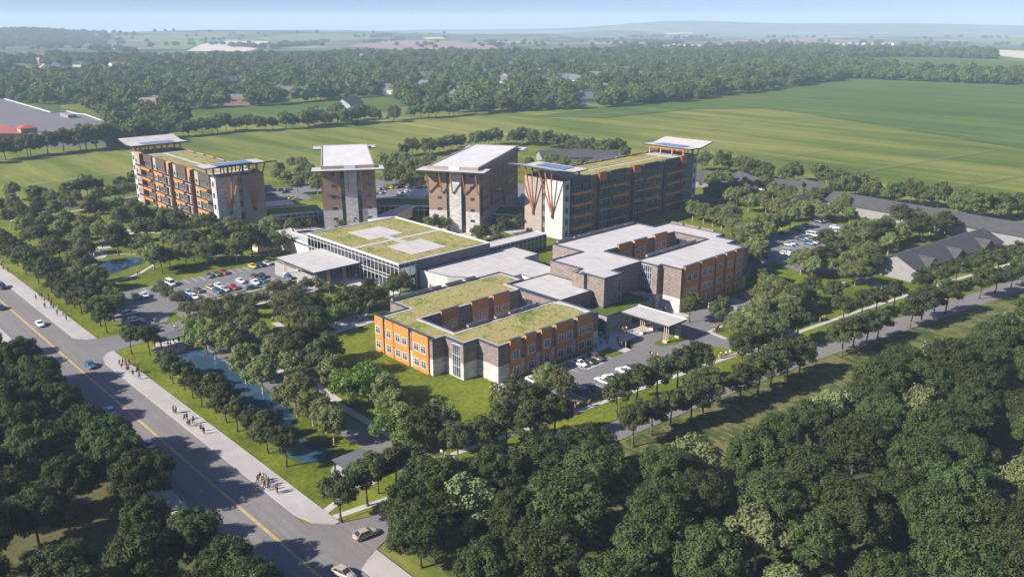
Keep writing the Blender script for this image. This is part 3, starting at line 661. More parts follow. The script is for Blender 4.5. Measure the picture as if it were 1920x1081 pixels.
# ================================================================== glass hall
HL = empty('glass_hall', (-74.4, 25, 0)); oh = (-74.4, 25, 0)
tag(HL, 'square two-storey glazed hall with green planted roof and two white roof pads', 'building')
PH = [(-130.3, 25), (-74.4, 25), (-74.4, 64.5), (-130.3, 64.5)]
M(oh).walls(PH[1:2] + [(-74.4, 31.8)] + [(-74.5, 31.8), (-74.5, 25.1)], 9.3, 9.5).build('corner_band', 'dark_trim', HL)
M(oh).box(-130.3, -74.4, 29.8, 64.5, 0, 9.3).build('core_wall', 'grey_wall', HL)
M(oh).box(-74.6, -74.35, 31.8, 64.5, 0, 9.5).build('side_wall', 'grey_wall', HL)
M(oh).box(-130.1, -74.6, 25.3, 29.8, 4.2, 4.6).build('upper_floor', 'interior', HL)
M(oh).box(-130.1, -74.6, 29.5, 29.75, .2, 4.2).build('lobby_wall', 'interior', HL)
M(oh).box(-130.1, -74.6, 29.5, 29.72, 4.6, 9.2).build('gallery_wall', 'white_trim', HL)
M(oh).sheet([(-130.1, 25.3), (-74.6, 25.3), (-74.6, 29.6), (-130.1, 29.6)], .22).build('lobby_floor', 'interior', HL)
M(oh).ring(PH, offset(PH, .35), 9.3, 9.78).build('parapet', 'white_trim', HL)
M(oh).sheet(offset(PH, .35), 9.4).build('green_roof', 'sedum', HL)
for P in ([(-122, 36.9), (-107.4, 36.9), (-107.4, 51.2), (-122, 51.2)], [(-96, 36), (-81.4, 36), (-81.4, 50.6), (-96, 50.6)]): M(oh).prism(P, 9.4, 9.5).build('roof_pad', 'roof_white', HL)
M(oh).prism([(-102.8, 25.8), (-101, 25.8), (-101, 64), (-102.8, 64)], 9.4, 9.47).build('roof_path', 'roof_white', HL)
M(oh).prism([(-107.4, 42.6), (-102.8, 42.6), (-102.8, 45), (-107.4, 45)], 9.4, 9.47).prism([(-101, 42.6), (-96, 42.6), (-96, 45), (-101, 45)], 9.4, 9.47).build('roof_path', 'roof_white', HL)
def curtain(par, ln, ox, oy, ang, n, bands, name='curtain_wall', fr='white_trim', bar=.09):
    """bands: (z0, z1, material)"""
    r = empty(name, (ox, oy, 0), R(ang)); r.parent = par
    fm = M()
    zt = bands[-1][1]
    for i in range(n + 1): x = ln * i / n; fm.box(x - bar / 2, x + bar / 2, -.16, 0, bands[0][0], zt)
    for b in bands: fm.box(0, ln, -.13, -.02, b[1] - bar, b[1])
    fm.build('mullions', fr, r)
    for z0, z1, mt in bands:
        q = M()
        for i in range(n):
            x0, x1 = ln * i / n + bar / 2, ln * (i + 1) / n - bar / 2
            ins = .1 if mt == 'dark_trim' else .0
            q.box(x0 + ins, x1 - ins, -.09 if ins else -.05, -.03, z0 + (.05 if ins else 0), z1 - bar)
        q.build('spandrel_panels' if mt == 'dark_trim' else 'panes', mt, r)
        if mt == 'dark_trim': M().box(.05, ln - .05, -.045, -.02, z0, z1 - bar).build('spandrel_back', 'grey_light', r)
    return r
BD = [(.2, 3.9, 'glass_clear'), (3.9, 5.1, 'dark_trim'), (5.1, 8.2, 'glass_clear'), (8.2, 9.4, 'dark_trim')]
curtain(HL, 55.9, -55.9, 0, 0, 25, BD); curtain(HL, 6.8, 0, 0, 90, 3, BD); curtain(HL, 39.5, -55.9, 39.5, -90, 16, BD)
for i in range(9): M(oh).bar((-126 + i * 6, 27.2, .2), (-126 + i * 6, 27.2, 4.2), .18, n=8).build('column', 'timber', HL)
# drop-off canopy
K2 = empty('drop_off_canopy', (-109, 16, 0)); ok = (-109, 16, 0); tag(K2, 'large flat pale canopy on clustered timber posts over the drop-off lane beside the car park', 'canopy')
M(ok).box(-121.6, -96.2, 7, 25, 5.3, 5.72).build('fascia', 'dark_trim', K2); M(ok).box(-121.4, -96.4, 7.2, 24.9, 5.72, 5.78).build('roof', 'roof_white', K2)
for x, y in ((-119.3, 9.2), (-119.3, 14), (-99, 9.2), (-99, 14), (-99, 20), (-107, 21.5), (-113, 21.5)):
    M(ok).box(x - 1, x + 1, y - .6, y + .6, .15, .5).build('post_base', 'concrete', K2)
    for d in (-.8, -.1, .8): M(ok).bar((x + d, y, .5), (x + d * .8, y, 5.3), .1).build('post', 'pale_timber', K2)
# low service block with pale roof
SB = empty('service_block', (-60, 50, 0)); os_ = (-60, 50, 0); tag(SB, 'low grey block with long pale flat roof between the glass hall and the brick wing', 'building')
PS = [(-74.2, 33.4), (-62, 35), (-47.4, 46), (-47.4, 53.6), (-42.8, 53.6), (-42.8, 53.8), (-35.3, 53.8), (-35.3, 66.5), (-60.5, 68), (-61, 75.5), (-74.2, 75.5)]
M(os_).walls(PS, 0, 6.2).build('wall', 'grey_light', SB); M(os_).sheet(offset(PS, .25), 6.0).build('roof', 'roof_white', SB); M(os_).ring(PS, offset(PS, .25), 6.2, 6.35).build('parapet', 'coping', SB)
# glazed walkways
def walkway(label, P, fronts, z, cat='walkway', top='roof_white'):
    cx, cy = P[0]; r = empty('glazed_walkway', (cx, cy, 0)); tag(r, label, cat); o = (cx, cy, 0)
    M(o).prism(P, z, z + .35).build('roof', top, r); M(o).ring(P, offset(P, .2), z + .35, z + .5).build('roof_edge', 'white_trim', r)
    for (x0, y0), (x1, y1) in fronts:
        ln = math.hypot(x1 - x0, y1 - y0)
        curtain(r, ln, x0 - cx, y0 - cy, math.degrees(math.atan2(y1 - y0, x1 - x0)), max(2, round(ln / 2.1)), [(.2, z - 1.2, 'glass_clear'), (z - 1.2, z, 'dark_trim')])
    ip = offset(P, 1.6); M(o).walls(ip, .2, z - .1).build('inner_wall', 'interior', r)
    return r
walkway('L-shaped glazed walkway with pale roof left of the glass hall', [(-130.4, 25.6), (-130.4, 30.6), (-152, 30.6), (-157.5, 33), (-157.5, 17), (-152.4, 17), (-152.4, 25.6)][::-1], [((-152.4, 25.6), (-130.4, 25.6)), ((-152.4, 17), (-152.4, 25.6))], 5.0)
walkway('straight glazed walkway from the hall to the right-hand tower', [(-79.8, 64.6), (-79.8, 98.5), (-85.6, 98.5), (-85.6, 64.6)], [((-79.8, 64.6), (-79.8, 98.5))], 5.6)
walkway('short glazed walkway sloping up behind the glass hall between the two middle towers', [(-144, 64.6), (-144, 70), (-158, 96), (-163, 93), (-150, 64.6)], [], 4.6, top='grey_light')
# ================================================================== curved green-roofed link between the towers
def arc(label, back, front, z, skip=0):
    cx, cy = front[0]; r = empty('green_roofed_link', (cx, cy, 0)); tag(r, label, 'building'); o = (cx, cy, 0)
    P = front + back[::-1]
    if area(P) < 0: P = P[::-1]
    M(o).sheet(P, z).build('grass_roof', 'turf_roof', r); M(o).walls(P, 0.1, z - .02).build('wall', 'grey_wall', r)
    for i in range(len(front) - 1):
        (x0, y0), (x1, y1) = front[i], front[i + 1]; ln = math.hypot(x1 - x0, y1 - y0)
        a = math.degrees(math.atan2(y1 - y0, x1 - x0))
        e = Vector((math.sin(R(a)), -math.cos(R(a)))) * .15
        curtain(r, ln, x0 - cx + e.x, y0 - cy + e.y, a, max(2, round(ln / 2.4)), [(.2, z - 1.6, 'glass'), (z - 1.6, z, 'glass')], bar=.16)
    M(o).ring(P, offset(P, .25), z, z + .25).build('roof_edge', 'white_trim', r)
arc('curved link with grass roof between the left tower and the second tower', [(-201.5, 40), (-198, 52), (-192.7, 66)], [(-187, 37.8), (-183.6, 48), (-178.9, 61)], 4.5)
arc('curved link with grass roof between the two middle towers', [(-186, 92), (-178, 102), (-168.7, 111.4)], [(-172.4, 83), (-164.5, 92), (-155, 101)], 4.5)
arc('low curved link with grass roof between the third tower and the right-hand tower', [(-134.5, 122), (-127, 130), (-115, 140)], [(-126.6, 110), (-118, 114.6), (-106, 117)], 4.5)
def carport(label, cx, cy, w_, d, rot):
    r = empty('carport', (cx, cy, 0), R(rot)); tag(r, label, 'carport', None)
    M().box(-w_ / 2, w_ / 2, -d / 2, d / 2, 3.9, 4.15).build('roof', 'grey_light', r)
    M().ring([(-w_ / 2, -d / 2), (w_ / 2, -d / 2), (w_ / 2, d / 2), (-w_ / 2, d / 2)], offset([(-w_ / 2, -d / 2), (w_ / 2, -d / 2), (w_ / 2, d / 2), (-w_ / 2, d / 2)], .3), 4.15, 4.35).build('roof_edge', 'white_trim', r)
    for x in (-1, 1):
        for y in (-1, 1): M().box(x * (w_ / 2 - .6) - .15, x * (w_ / 2 - .6) + .15, y * (d / 2 - .6) - .15, y * (d / 2 - .6) + .15, .15, 3.9).build('post', 'white_trim', r)
carport('flat grey carport roof with white edges behind the link, right of the second tower', -183.5, 116.2, 17, 8.5, 134)
carport('flat grey carport roof with white edges behind the left tower', -209, 54.5, 14, 9, 78)
carport('small flat grey carport roof right of the third tower', -141, 152, 12, 7, 40)

# ================================================================== the two apartment towers with balconies
def balcony(par, s, x0, x1, z, y1, fascia, k):
    key = ('bal', s, round(x1 - x0, 2), y1, fascia)
    if key not in CACHE:
        w_ = x1 - x0
        sl = M().box(0, w_, s * -y1, s * .6, -.25, .0).mesh('balcony', 'grey_light' if not fascia else 'siding_taupe')
        fa = M().box(0, w_, s * (-y1 - .12), s * -y1, -.75, .35).box(0, .12, s * -y1, s * .6, -.75, .35).box(w_ - .12, w_, s * -y1, s * .6, -.75, .35)
        rl = M().box(0, w_, s * (-y1 - .06), s * -y1, 1.02, 1.1)
        n = max(2, int(w_ / 1.6))
        for i in range(n + 1): q = w_ * i / n; rl.box(q - .04 if i else 0, q + .04 if i < n else w_, s * (-y1 - .05), s * -y1, .0, 1.02)
        rl.box(0, .06, s * -y1, s * .5, 1.02, 1.1).box(w_ - .06, w_, s * -y1, s * .5, 1.02, 1.1)
        gl = M().box(.05, w_ - .05, s * (-y1 - .03), s * (-y1 - .01), .1, 1.0)
        CACHE[key] = (sl, fa.mesh('fascia', 'orange' if fascia else 'grey_light'), rl.mesh('railing', 'siding_taupe'), gl.mesh('railing_glass', 'glass_clear'))
    a, b, c, d = CACHE[key]
    o = link('balcony', a, par, (x0, 0, z)); 
    if fascia: link('fascia', b, o)
    link('railing', c, o); link('railing_glass', d, o)
def apt(loc, rot, s, label):
    T = empty('apartment_tower', (*loc, 0), R(rot)); tag(T, label, 'apartment building'); H = 23.6
    oa = 0 if s > 0 else 180
    M().box(.1, 95, s * .6, s * 20.5, 0, H - .4).build('wall', 'siding_taupe' if s < 0 else 'siding_shaded', T)
    # end walls, both ends
    for e, x in ((-1, 0), (1, 95)):
        a, b = (x - .25, x + .4) if e < 0 else (x - .4, x + .25)
        M().box(a, b, 0, s * 9.4, 0, H + .05).build('stone_end', 'stone_white', T); M().box(a - .05 * (e < 0), b + .05 * (e > 0), s * 11.2, s * 20.7, 0, H).build('sided_end', 'siding_taupe', T)
        for z in (21, 16.3, 11.6, 6.9, 2.3): win(T, x + e * .02, s * 10.3, z, -90 if e < 0 else 90, 1.1, 2.6, 1, 2, 'dark_trim', name='slot_window')
    M().box(0.4, 3.9, s * -.12, s * .6, 0, H).build('corner_strip', 'stone_white', T); M().box(92, 94.8, s * -.12, s * .6, 0, H).build('corner_strip', 'stone_white', T)
    for x in (2.1, 93.4):
        for z in (21, 16.3, 11.6, 6.9, 2.3): win(T, x, s * -.12, z, oa, 1.5, 2.1, 2, 2, 'dark_trim')
    ZB = [18.2, 13.5, 8.8, 4.1]
    bays = [(5.2, 16.5), (29.8, 40.3), (53, 63.9), (68.9, 79.7)]; smalls = [(21.6, 28.4), (45, 51.8), (80.9, 87.4)]
    walls_ = [(16.5, 20.6), (40.3, 43.9), (63.9, 67.6), (87.4, 92)]; fins = [20.75, 44.1, 80.0]; gaps = [(28.4, 29.8), (51.8, 53), (67.6, 68.9)]
    for a, b in bays:
        M().box(a, b, s * -.25, s * .6, 20.9, 24.3).build('dark_panel', 'dark_panel', T)
        M().box(a, b, s * .3, s * .6, 0, 20.9).build('recess_wall', 'dark_panel', T)
        for z in ZB:
            balcony(T, s, a, b - .3, z, 1.7, True, 0)
            win(T, a + (b - a) * .36, s * .3, z + 1.3, oa, 3.2, 2.5, 3, 1, 'grey_light', name='balcony_door'); win(T, a + (b - a) * .78, s * .3, z + 1.3, oa, 2.6, 2.5, 2, 1, 'grey_light', name='balcony_door')
        win(T, a + (b - a) * .4, s * .3, 1.7, oa, 3.6, 2.5, 3, 1, 'grey_light', name='balcony_door')
    for a, b in smalls:
        M().box(a, b - 1.5, s * -.3, s * .6, 20.8, 24.6).build('orange_panel', 'orange', T); M().box(b - 1.5, b, s * -.1, s * .6, 0, 24.1).build('sided_strip', 'siding_grey' if s < 0 else 'siding_shaded', T)
        M().box(a, a + .7, s * .2, s * .6, 0, 20.8).build('orange_strip', 'fin_wood_shaded' if s > 0 else 'orange', T)  # darkened wood on the shaded tower, plain orange on the sunlit one
        for z in ZB:
            balcony(T, s, a, b, z - .1, 1.4, False, 0); win(T, a + 2.6, s * .55, z + 1.25, oa, 2.6, 2.5, 2, 1, 'grey_light', name='balcony_door')
        win(T, a + 2.6, s * .55, 1.6, oa, 2.6, 2.5, 2, 1, 'grey_light', name='balcony_door')
    for a, b in walls_:
        M().box(a, b, s * -.2, s * .6, 0, 24.0).build('sided_wall', 'siding_grey' if s < 0 else 'siding_shaded', T)
        for z in (20.1, 15.3, 10.6, 5.9):
            win(T, (a + b) / 2, s * -.2, z, oa, 1.4, 1.3, 2, 1, 'dark_trim')
    for x in fins: M().box(x, x + .4, s * -1.75, s * .6, 0, 24.5).build('fin', 'fin_wood_shaded', T)
    for a, b in gaps: M().box(a, b, s * -.9, s * .6, 0, 24.2).build('dark_fin', 'fin_wood_shaded' if s < 0 else 'dark_panel', T)
    # back facade
    for i in range(8):
        a = 4 + i * 11.2
        M().box(a, a + 8, s * 20.5, s * 21, 0, 24.2).build('back_panel', 'siding_grey' if i % 2 else 'orange', T)
        for z in (20, 15.3, 10.6, 5.9): win(T, a + 4, s * 21, z, 180 - oa, 3.2, 1.8, 3, 1, 'dark_trim')
    P = [(0, 0), (95, 0), (95, s * 20.5), (0, s * 20.5)]
    if s < 0: P = P[::-1]
    M().ring(P, offset(P, .4), H - .4, H + .25).build('parapet', 'coping', T)
    M().sheet(offset(P, .4), H - .1).build('roof_deck', 'concrete', T)
    for y0, y1 in ((.9, 8.6), (10.8, 19.6)):
        q = [(14, s * y0), (79, s * y0), (79, s * y1), (14, s * y1)]
        M().prism(q if s > 0 else q[::-1], H - .1, H + .05).build('green_roof', 'sedum', T)
    # canopies
    for e in (0, 1):
        X = (lambda x: x) if e == 0 else (lambda x: 95 - x)
        r = empty('roof_canopy', (0, 0, 0)); r.parent = T
        prof = [(-7.6, 29.3), (2.5, 27.5), (11, 27.7)]
        m = M(); m.fixn = True
        y0, y1 = s * -3.2, s * 23.4
        for (xa, za), (xb, zb) in zip(prof, prof[1:]):
            pts = [(X(xa), za), (X(xb), zb)]
            m.face([(pts[0][0], y0, pts[0][1]), (pts[1][0], y0, pts[1][1]), (pts[1][0], y1, pts[1][1]), (pts[0][0], y1, pts[0][1])])
        m2 = M(); m2.fixn = True; t = .55
        V = [(X(x), y, z - d) for (x, z) in prof for y in (y0, y1) for d in (.04, t)]
        for v in V: m2.p(*v)
        for i in (0, 1):
            b = i * 4; m2.f += [(b, b + 4, b + 5, b + 1), (b + 2, b + 3, b + 7, b + 6), (b + 1, b + 5, b + 7, b + 3), (b, b + 2, b + 6, b + 4)]
        m2.f += [(0, 1, 3, 2), (8, 10, 11, 9)]
        m2.build('canopy_edge', 'dark_trim', r); m.build('canopy_top', 'roof_white', r)
        x0, x1 = sorted((X(2.8), X(9.4)))
        M().box(x0, x1, s * 2.5, s * 17.8, 27.72, 27.84).build('solar_panels', 'solar', r)
        xb = X(10.4); M().box(xb - .25, xb + .25, s * .8, s * 19.7, 26.5, 27.1).build('beam', 'timber', r)
        for x in (X(3), X(10.4)):
            for y in (.9, 7, 13.4, 19.6): M().box(x - .3, x + .3, s * y - .3, s * y + .3, H - .1, 27.1).build('post', 'timber', r)
        ox = X(-.3)
        for yb in (5.2, 15.6):
            b = M().box(min(ox, X(-.9)), max(ox, X(-.9)), s * yb - .45, s * yb + .45, 8.2, 10).build('strut_shoe', 'dark_trim', T)
            for dy in (-3.6, 0, 3.6): M().bar((X(-.75), s * yb, 9.6), (X(-5.4), s * (yb + dy), 28.35), .34, .3).build('strut', 'timber', T)
    return T
apt((-84.7, 112.8), 92, 1, 'right-hand apartment slab with shaded balcony side, tilted roof canopies and timber struts')
apt((-185.6, 16.8), 178.5, -1, 'left-hand apartment slab, sunlit orange-fronted balconies, butterfly roof canopies at both ends')

# ================================================================== the two middle towers
def office(loc, rot, ln, label):
    T = empty('middle_tower', (*loc, 0), R(rot)); tag(T, label, 'apartment building'); h = 10.8
    M().box(-h, h, .4, ln, 0, 25.6).build('wall', 'siding_brown', T)
    for a, b in ((-10.9, -3.2), (5, 10.9)):
        M().box(a, b, -.1, .4, 9, 25.7).build('brown_panel', 'siding_brown', T); M().box(a, b, -.12, .4, 0, 9).build('stone_panel', 'stone_white', T)
    M().box(-1.7, 3.3, -.8, .4, 0, 25.7).build('stone_column', 'stone_white', T)
    for x in (-2.45, 4.15): win(T, x, .38, 12.8, 0, 1.5, 25.2, 1, 11, 'dark_trim', name='glass_strip', bar=.16)
    for x in (-6.2, 7.9):
        for z in (23.8, 19.1, 14.4, 9.7, 5.3, 1.7)[:6]: win(T, x, -.12, z, 0, 1.7, 1.05, 2, 1, 'dark_trim')
    M().box(-h - .06, -h + .2, .4, ln, 0, 9).build('stone_side', 'stone_white', T); M().box(h - .2, h + .06, .4, ln, 0, 7.5).build('stone_side', 'stone_grey', T)
    for s in (-1, 1):
        x = s * (h + (.06)); an = 90 * s
        for z in (22.8, 18.1, 13.4, 8.7):
            for y in (6, 9, 12, 22.5, 27, 31, 42, 46, 50, 56, 59): win(T, s * h, y, z, an, .9, 1.5, 1, 1, 'dark_trim')
        for y in (5, 9, 13, 17, 21, 26, 31, 36, 46, 52, 58): win(T, x, y, 3.9, an, 1.0, 1.6, 1, 1, 'dark_trim')
        for y, z, hh in ((3.2, 13, 13), (17.6, 16.5, 15.5), (36, 15, 17), (27.2, 21.3, 7), (38.6, 6.2, 6)): win(T, x + s * .02, y, z, an, 2.2 if y < 37 else 1.8, hh, 2, 5, 'dark_trim', name='glass_strip')
        for y, z, ww in ((6, 22.9, 9), (27.5, 13.4, 13.5), (50, 13.4, 12)): win(T, x + s * .05, y, z, an, ww, 2.1, 6, 1, 'dark_trim', name='band_window')
    for a, b, q in ((-5, 4.5, 0), (ln - 4, ln + 4.5, 1)):
        w_ = M().box(-14.6, 14.6, a, b, 25.75, 26.15).build('roof_wing', 'dark_trim', T); M().box(-14.5, 14.5, a + .1, b - .1, 26.15, 26.22).build('wing_top', 'roof_white', w_)
    P = [(-h, -1.2), (h, -1.2), (h, ln + .6), (-h, ln + .6)]
    M().walls(P, 25.6, 27.2).build('roof_upstand', 'siding_taupe', T); M().ring(P, offset(P, .6), 27.2, 27.45).build('parapet', 'siding_taupe', T); M().sheet(offset(P, .6), 27.2).build('roof', 'roof_bright', T)
    M().box(-1.5, 3, -1.4, -.6, 26.2, 27.5).build('roof_notch', 'roof_bright', T)
    for x in (-10.6, -5, -.2, 4.9, 10.4): M().bar((x, -.5 if x != -.2 else -1.1, 16.6), (x, -4.2, 25.8), .32, .28).build('strut', 'timber', T)
    return T
office((-124.3, 89.8), 31.5, 62, 'third tower from the left, brown front with white stone strip, long shaded side')
office((-156.5, 60.5), 58.6, 60, 'second tower from the left, narrow brown front with white stone strip, bright flat roof')

# ================================================================== houses and other buildings
def house(name, label, cx, cy, rot, ln, wd, he, hr, roofm='roof_dark', wallm='pale_wall', group=None, parts=True, cat='house', ov=.6, gables=(), wins=0):
    T = empty(name, (cx, cy, TZ(cx, cy) if math.hypot(cx - CAMP.x, cy - CAMP.y) > 2000 else 0), R(rot)); tag(T, label, cat, group)
    a, b = ln / 2, wd / 2
    m = M(); m.fixn = True; m.box(-a, a, -b, b, 0, he)
    m.face([(-a, -b, he), (-a, b, he), (-a, 0, hr)]).face([(a, -b, he), (a, b, he), (a, 0, hr)]); m.fixn = False
    m.build('wall', wallm, T)
    r = M(); sl = (hr - he) / b; e = he - ov * sl; A_ = a + ov; B_ = b + ov; t = .22
    for s in (-1, 1):
        r.face([(-A_, s * B_, e), (A_, s * B_, e), (A_, 0, hr), (-A_, 0, hr)]); r.face([(-A_, s * B_, e + t), (A_, s * B_, e + t), (A_, 0, hr + t), (-A_, 0, hr + t)])
        r.face([(-A_, s * B_, e), (A_, s * B_, e), (A_, s * B_, e + t), (-A_, s * B_, e + t)])
        for x in (-A_, A_): r.face([(x, s * B_, e), (x, 0, hr), (x, 0, hr + t), (x, s * B_, e + t)])
    ro = r.build('roof', roofm, T)
    for gx in gables:
        g = M(); w_ = 4.2; d = b + 1.0; h2 = he + .75 * (hr - he)
        g.face([(gx - w_, -d, he - .1), (gx, -d, h2), (gx, 0, h2)]).face([(gx - w_, -d, he - .1), (gx, 0, h2), (gx - w_, -b * .3, he + .3)])
        g.face([(gx + w_, -d, he - .1), (gx, 0, h2), (gx, -d, h2)]).face([(gx + w_, -d, he - .1), (gx + w_, -b * .3, he + .3), (gx, 0, h2)])
        go = g.build('gable_roof', roofm, T); M().face([(gx - w_ + .3, -d + .3, he - .2), (gx + w_ - .3, -d + .3, he - .2), (gx, -d + .3, h2 - .2)]).box(gx - w_ + .5, gx + w_ - .5, -d + .35, -b, .1, he - .2).build('gable_wall', 'dark_trim', T)
    for i in range(wins):
        x = -a + (i + .5) * ln / wins
        if i % 3: win(T, x, -b, he * .5, 0, 1.6, 1.5, 3, 1, 'dark_trim')
        else: M().box(x - 1.3, x + 1.3, -b - .12, -b, .1, 2.6).build('door', 'white_trim', T)
    return T
house('long_house', 'long low dark-roofed building with three front gables and pale end wall, nearest on the right', 32, 188, 83.5, 62, 15, 4.6, 8.2, gables=(-21, -2, 19), wins=12)
house('long_house', 'very long dark-roofed shed behind the gabled building at the right edge', 24, 242, 175, 125, 14, 4.6, 8, wins=24)
house('long_house', 'short dark-roofed house end-on among the trees left of the long shed', -45, 231, 92, 20, 12, 4.6, 8, wins=0)
for i, (a, b, rt, ln) in enumerate(((-110, 252, 20, 20), (-92, 262, 150, 22), (-74, 262, 10, 22), (-122, 240, 95, 14), (-58, 268, 165, 18))):
    house('bungalow', 'dark-roofed bungalow right of the right-hand tower, %s of five' % ('first', 'second', 'third', 'fourth', 'fifth')[i], a, b, rt, ln, 12, 3.6, 7, 'roof_dark', 'pale_wall', 'bungalows beyond the right-hand tower', wins=4)
for i, (p, rt, ln) in enumerate((((1060, 300), 60, 34), ((1110, 302), 50, 30), ((1160, 312), 40, 30), ((1210, 315), 150, 18))):
    x, y = W(*p); house('bungalow', 'dark low roof seen over the right-hand tower, %s from the left' % ('first', 'second', 'third', 'fourth')[i], x, y, rt, ln, 13, 3.6, 6.6, 'roof_dark', 'pale_wall', 'dark roofs behind the right-hand tower', wins=0)
# big store, far left
ST = empty('store', (*W(100, 235), 0)); sx, sy = W(100, 235); tag(ST, 'huge flat grey-roofed store with red tiled corner at the far left', 'store')
PS2 = [W(*p, 9) for p in ((-60, 188), (10, 186), (96, 211), (126, 209), (146, 214), (160, 215), (205, 231), (196, 250), (60, 252), (-60, 252))]
if area(PS2) < 0: PS2.reverse()
os2 = (sx, sy, 0)
M(os2).walls(PS2, 0, 9).build('wall', 'pale_wall', ST); M(os2).sheet(PS2, 8.9).build('roof', 'store_roof', ST); M(os2).ring(PS2, offset(PS2, .9), 9, 9.8).build('parapet', 'grey_light', ST)
q = [W(*p, 9.5) for p in ((-60, 238), (-60, 230), (0, 233), (22, 241), (42, 252), (-60, 252))]; M(os2).sheet(q if area(q) > 0 else q[::-1], 10.2).build('tiled_roof', 'red_tile', ST)
x, y = W(52, 250, 9); M(os2).box(x - 5, x + 5, y - 5, y + 5, 8.9, 13).build('corner_turret', 'pink_brick', ST)
t = M(os2); t.fixn = True
for a, b in (((-6, -6), (6, -6)), ((6, -6), (6, 6)), ((6, 6), (-6, 6)), ((-6, 6), (-6, -6))): t.face([(x + a[0], y + a[1], 13), (x + b[0], y + b[1], 13), (x, y, 15.5)])
t.build('turret_roof', 'red_tile', ST); x, y = W(128, 219, 9); M(os2).box(x - 10, x + 10, y - 3, y + 3, 8.9, 11.5).build('roof_plant', 'pale_wall', ST)
def flat(label, p, rot, ln, wd, h, wallm='pink_brick', roofm='grey_wall', group=None):
    x, y = W(*p); T = empty('flat_roofed_building', (x, y, 0), R(rot)); tag(T, label, 'building', group); a, b = ln / 2, wd / 2
    P = [(-a, -b), (a, -b), (a, b), (-a, b)]
    M().walls(P, 0, h).build('wall', wallm, T); M().sheet(P, h - .3).build('roof', roofm, T); M().ring(P, offset(P, .4), h, h + .5).build('parapet', 'grey_light', T)
    for i in range(3): win(T, -a + ln * (i + .5) / 3, -b, h * .55, 0, ln / 6, 1.8, 4, 1, 'dark_trim')
for i, (p, rt, ln, wd, h, mt) in enumerate((((172, 196), 60, 18, 14, 6, 'pink_brick'), ((285, 200), 40, 22, 22, 9, 'pink_brick'), ((405, 190), 50, 130, 30, 7, 'pale_wall'), ((445, 196), 50, 30, 20, 9, 'pink_brick'), ((550, 178), 48, 60, 45, 9, 'pink_brick'), ((432, 172), 48, 70, 20, 6, 'turf'))):
    flat('low flat-roofed building beyond the left fields, %s from the left' % ('first', 'second', 'third', 'fifth', 'sixth', 'fourth')[i], p, rt, ln, wd, h, 'pink_brick' if mt != 'pale_wall' else mt, 'roof_white' if mt == 'turf' else 'grey_wall', 'flat-roofed buildings among the far trees')
rh = random.Random(5)
ORD = ['first', 'second', 'third', 'fourth', 'fifth', 'sixth', 'seventh', 'eighth', 'ninth', 'tenth', 'eleventh', 'twelfth', 'thirteenth', 'fourteenth', 'fifteenth', 'sixteenth', 'seventeenth', 'eighteenth', 'nineteenth', 'twentieth']
def nth(i):
    if i < 20: return ORD[i]
    n = i + 1; return '%d%s' % (n, {1: 'st', 2: 'nd', 3: 'rd'}.get(n % 10 if n % 100 not in (11, 12, 13) else 0, 'th'))
hs = [(20, 137), (38, 141), (52, 146), (66, 141), (85, 131), (105, 125), (118, 123), (132, 121), (140, 122), (152, 125), (165, 129), (195, 130), (215, 127), (232, 128), (36, 112), (30, 107), (64, 118)]
for i, p in enumerate(hs):
    x, y = W(*p); house('far_house', 'small far suburban house with %s roof beyond the store, %s from the left' % (('pale orange', 'grey')[i % 2], nth(i)), x, y, rh.uniform(0, 180), rh.uniform(16, 24), 14, 5, 9.5, ('orange_tile', 'roof_dark')[i % 2], 'white_trim', 'far suburban houses at the left', wins=0)
hs = [(655, 205), (855, 190), (868, 180), (790, 168), (760, 160), (800, 150), (905, 145), (950, 160), (945, 150), (1040, 160), (1060, 155), (1085, 158), (1005, 143), (1095, 195), (1105, 188), (1135, 175), (1195, 150), (1175, 140), (730, 142), (680, 112), (960, 128), (1240, 165), (440, 160), (890, 137), (1120, 150), (735, 176), (620, 165)]
for i, p in enumerate(sorted(hs)):
    x, y = W(*p); house('far_house', 'grey-roofed house half hidden in the far wood, %s from the left' % nth(i), x, y, rh.uniform(0, 180), rh.uniform(20, 34), 16, 6, 11.5, 'grey_wall', 'pink_brick' if i % 3 == 0 else 'grey_light', 'houses in the wood behind the towers', wins=0)
# distant town: a few pixels each
kk = 0; pr = rh
for i in range(46):
    p = (rh.uniform(1225, 1330) if i % 3 else rh.uniform(1560, 1700), rh.uniform(84, 98) if i % 3 else rh.uniform(76, 80)); x, y = W(*p); d = math.hypot(x - CAMP.x, y - CAMP.y)
    z = TZ(x, y); 
    m = M((x, y, z)); w_ = rh.uniform(5, 9); m.box(x - w_, x + w_, y - w_ * .7, y + w_ * .7, z, z + 7); m.box(x - w_ * .8, x + w_ * .8, y - w_ * .3, y + w_ * .3, z + 7, z + 10)
    o = m.build('distant_house', rh.choice(['pink_brick', 'pink_brick', 'pale_wall', 'grey_light'])); o.location = (x, y, z); tag(o, 'tiny pale house in the hazy distant town near the horizon', 'house', 'tiny houses of the distant town')
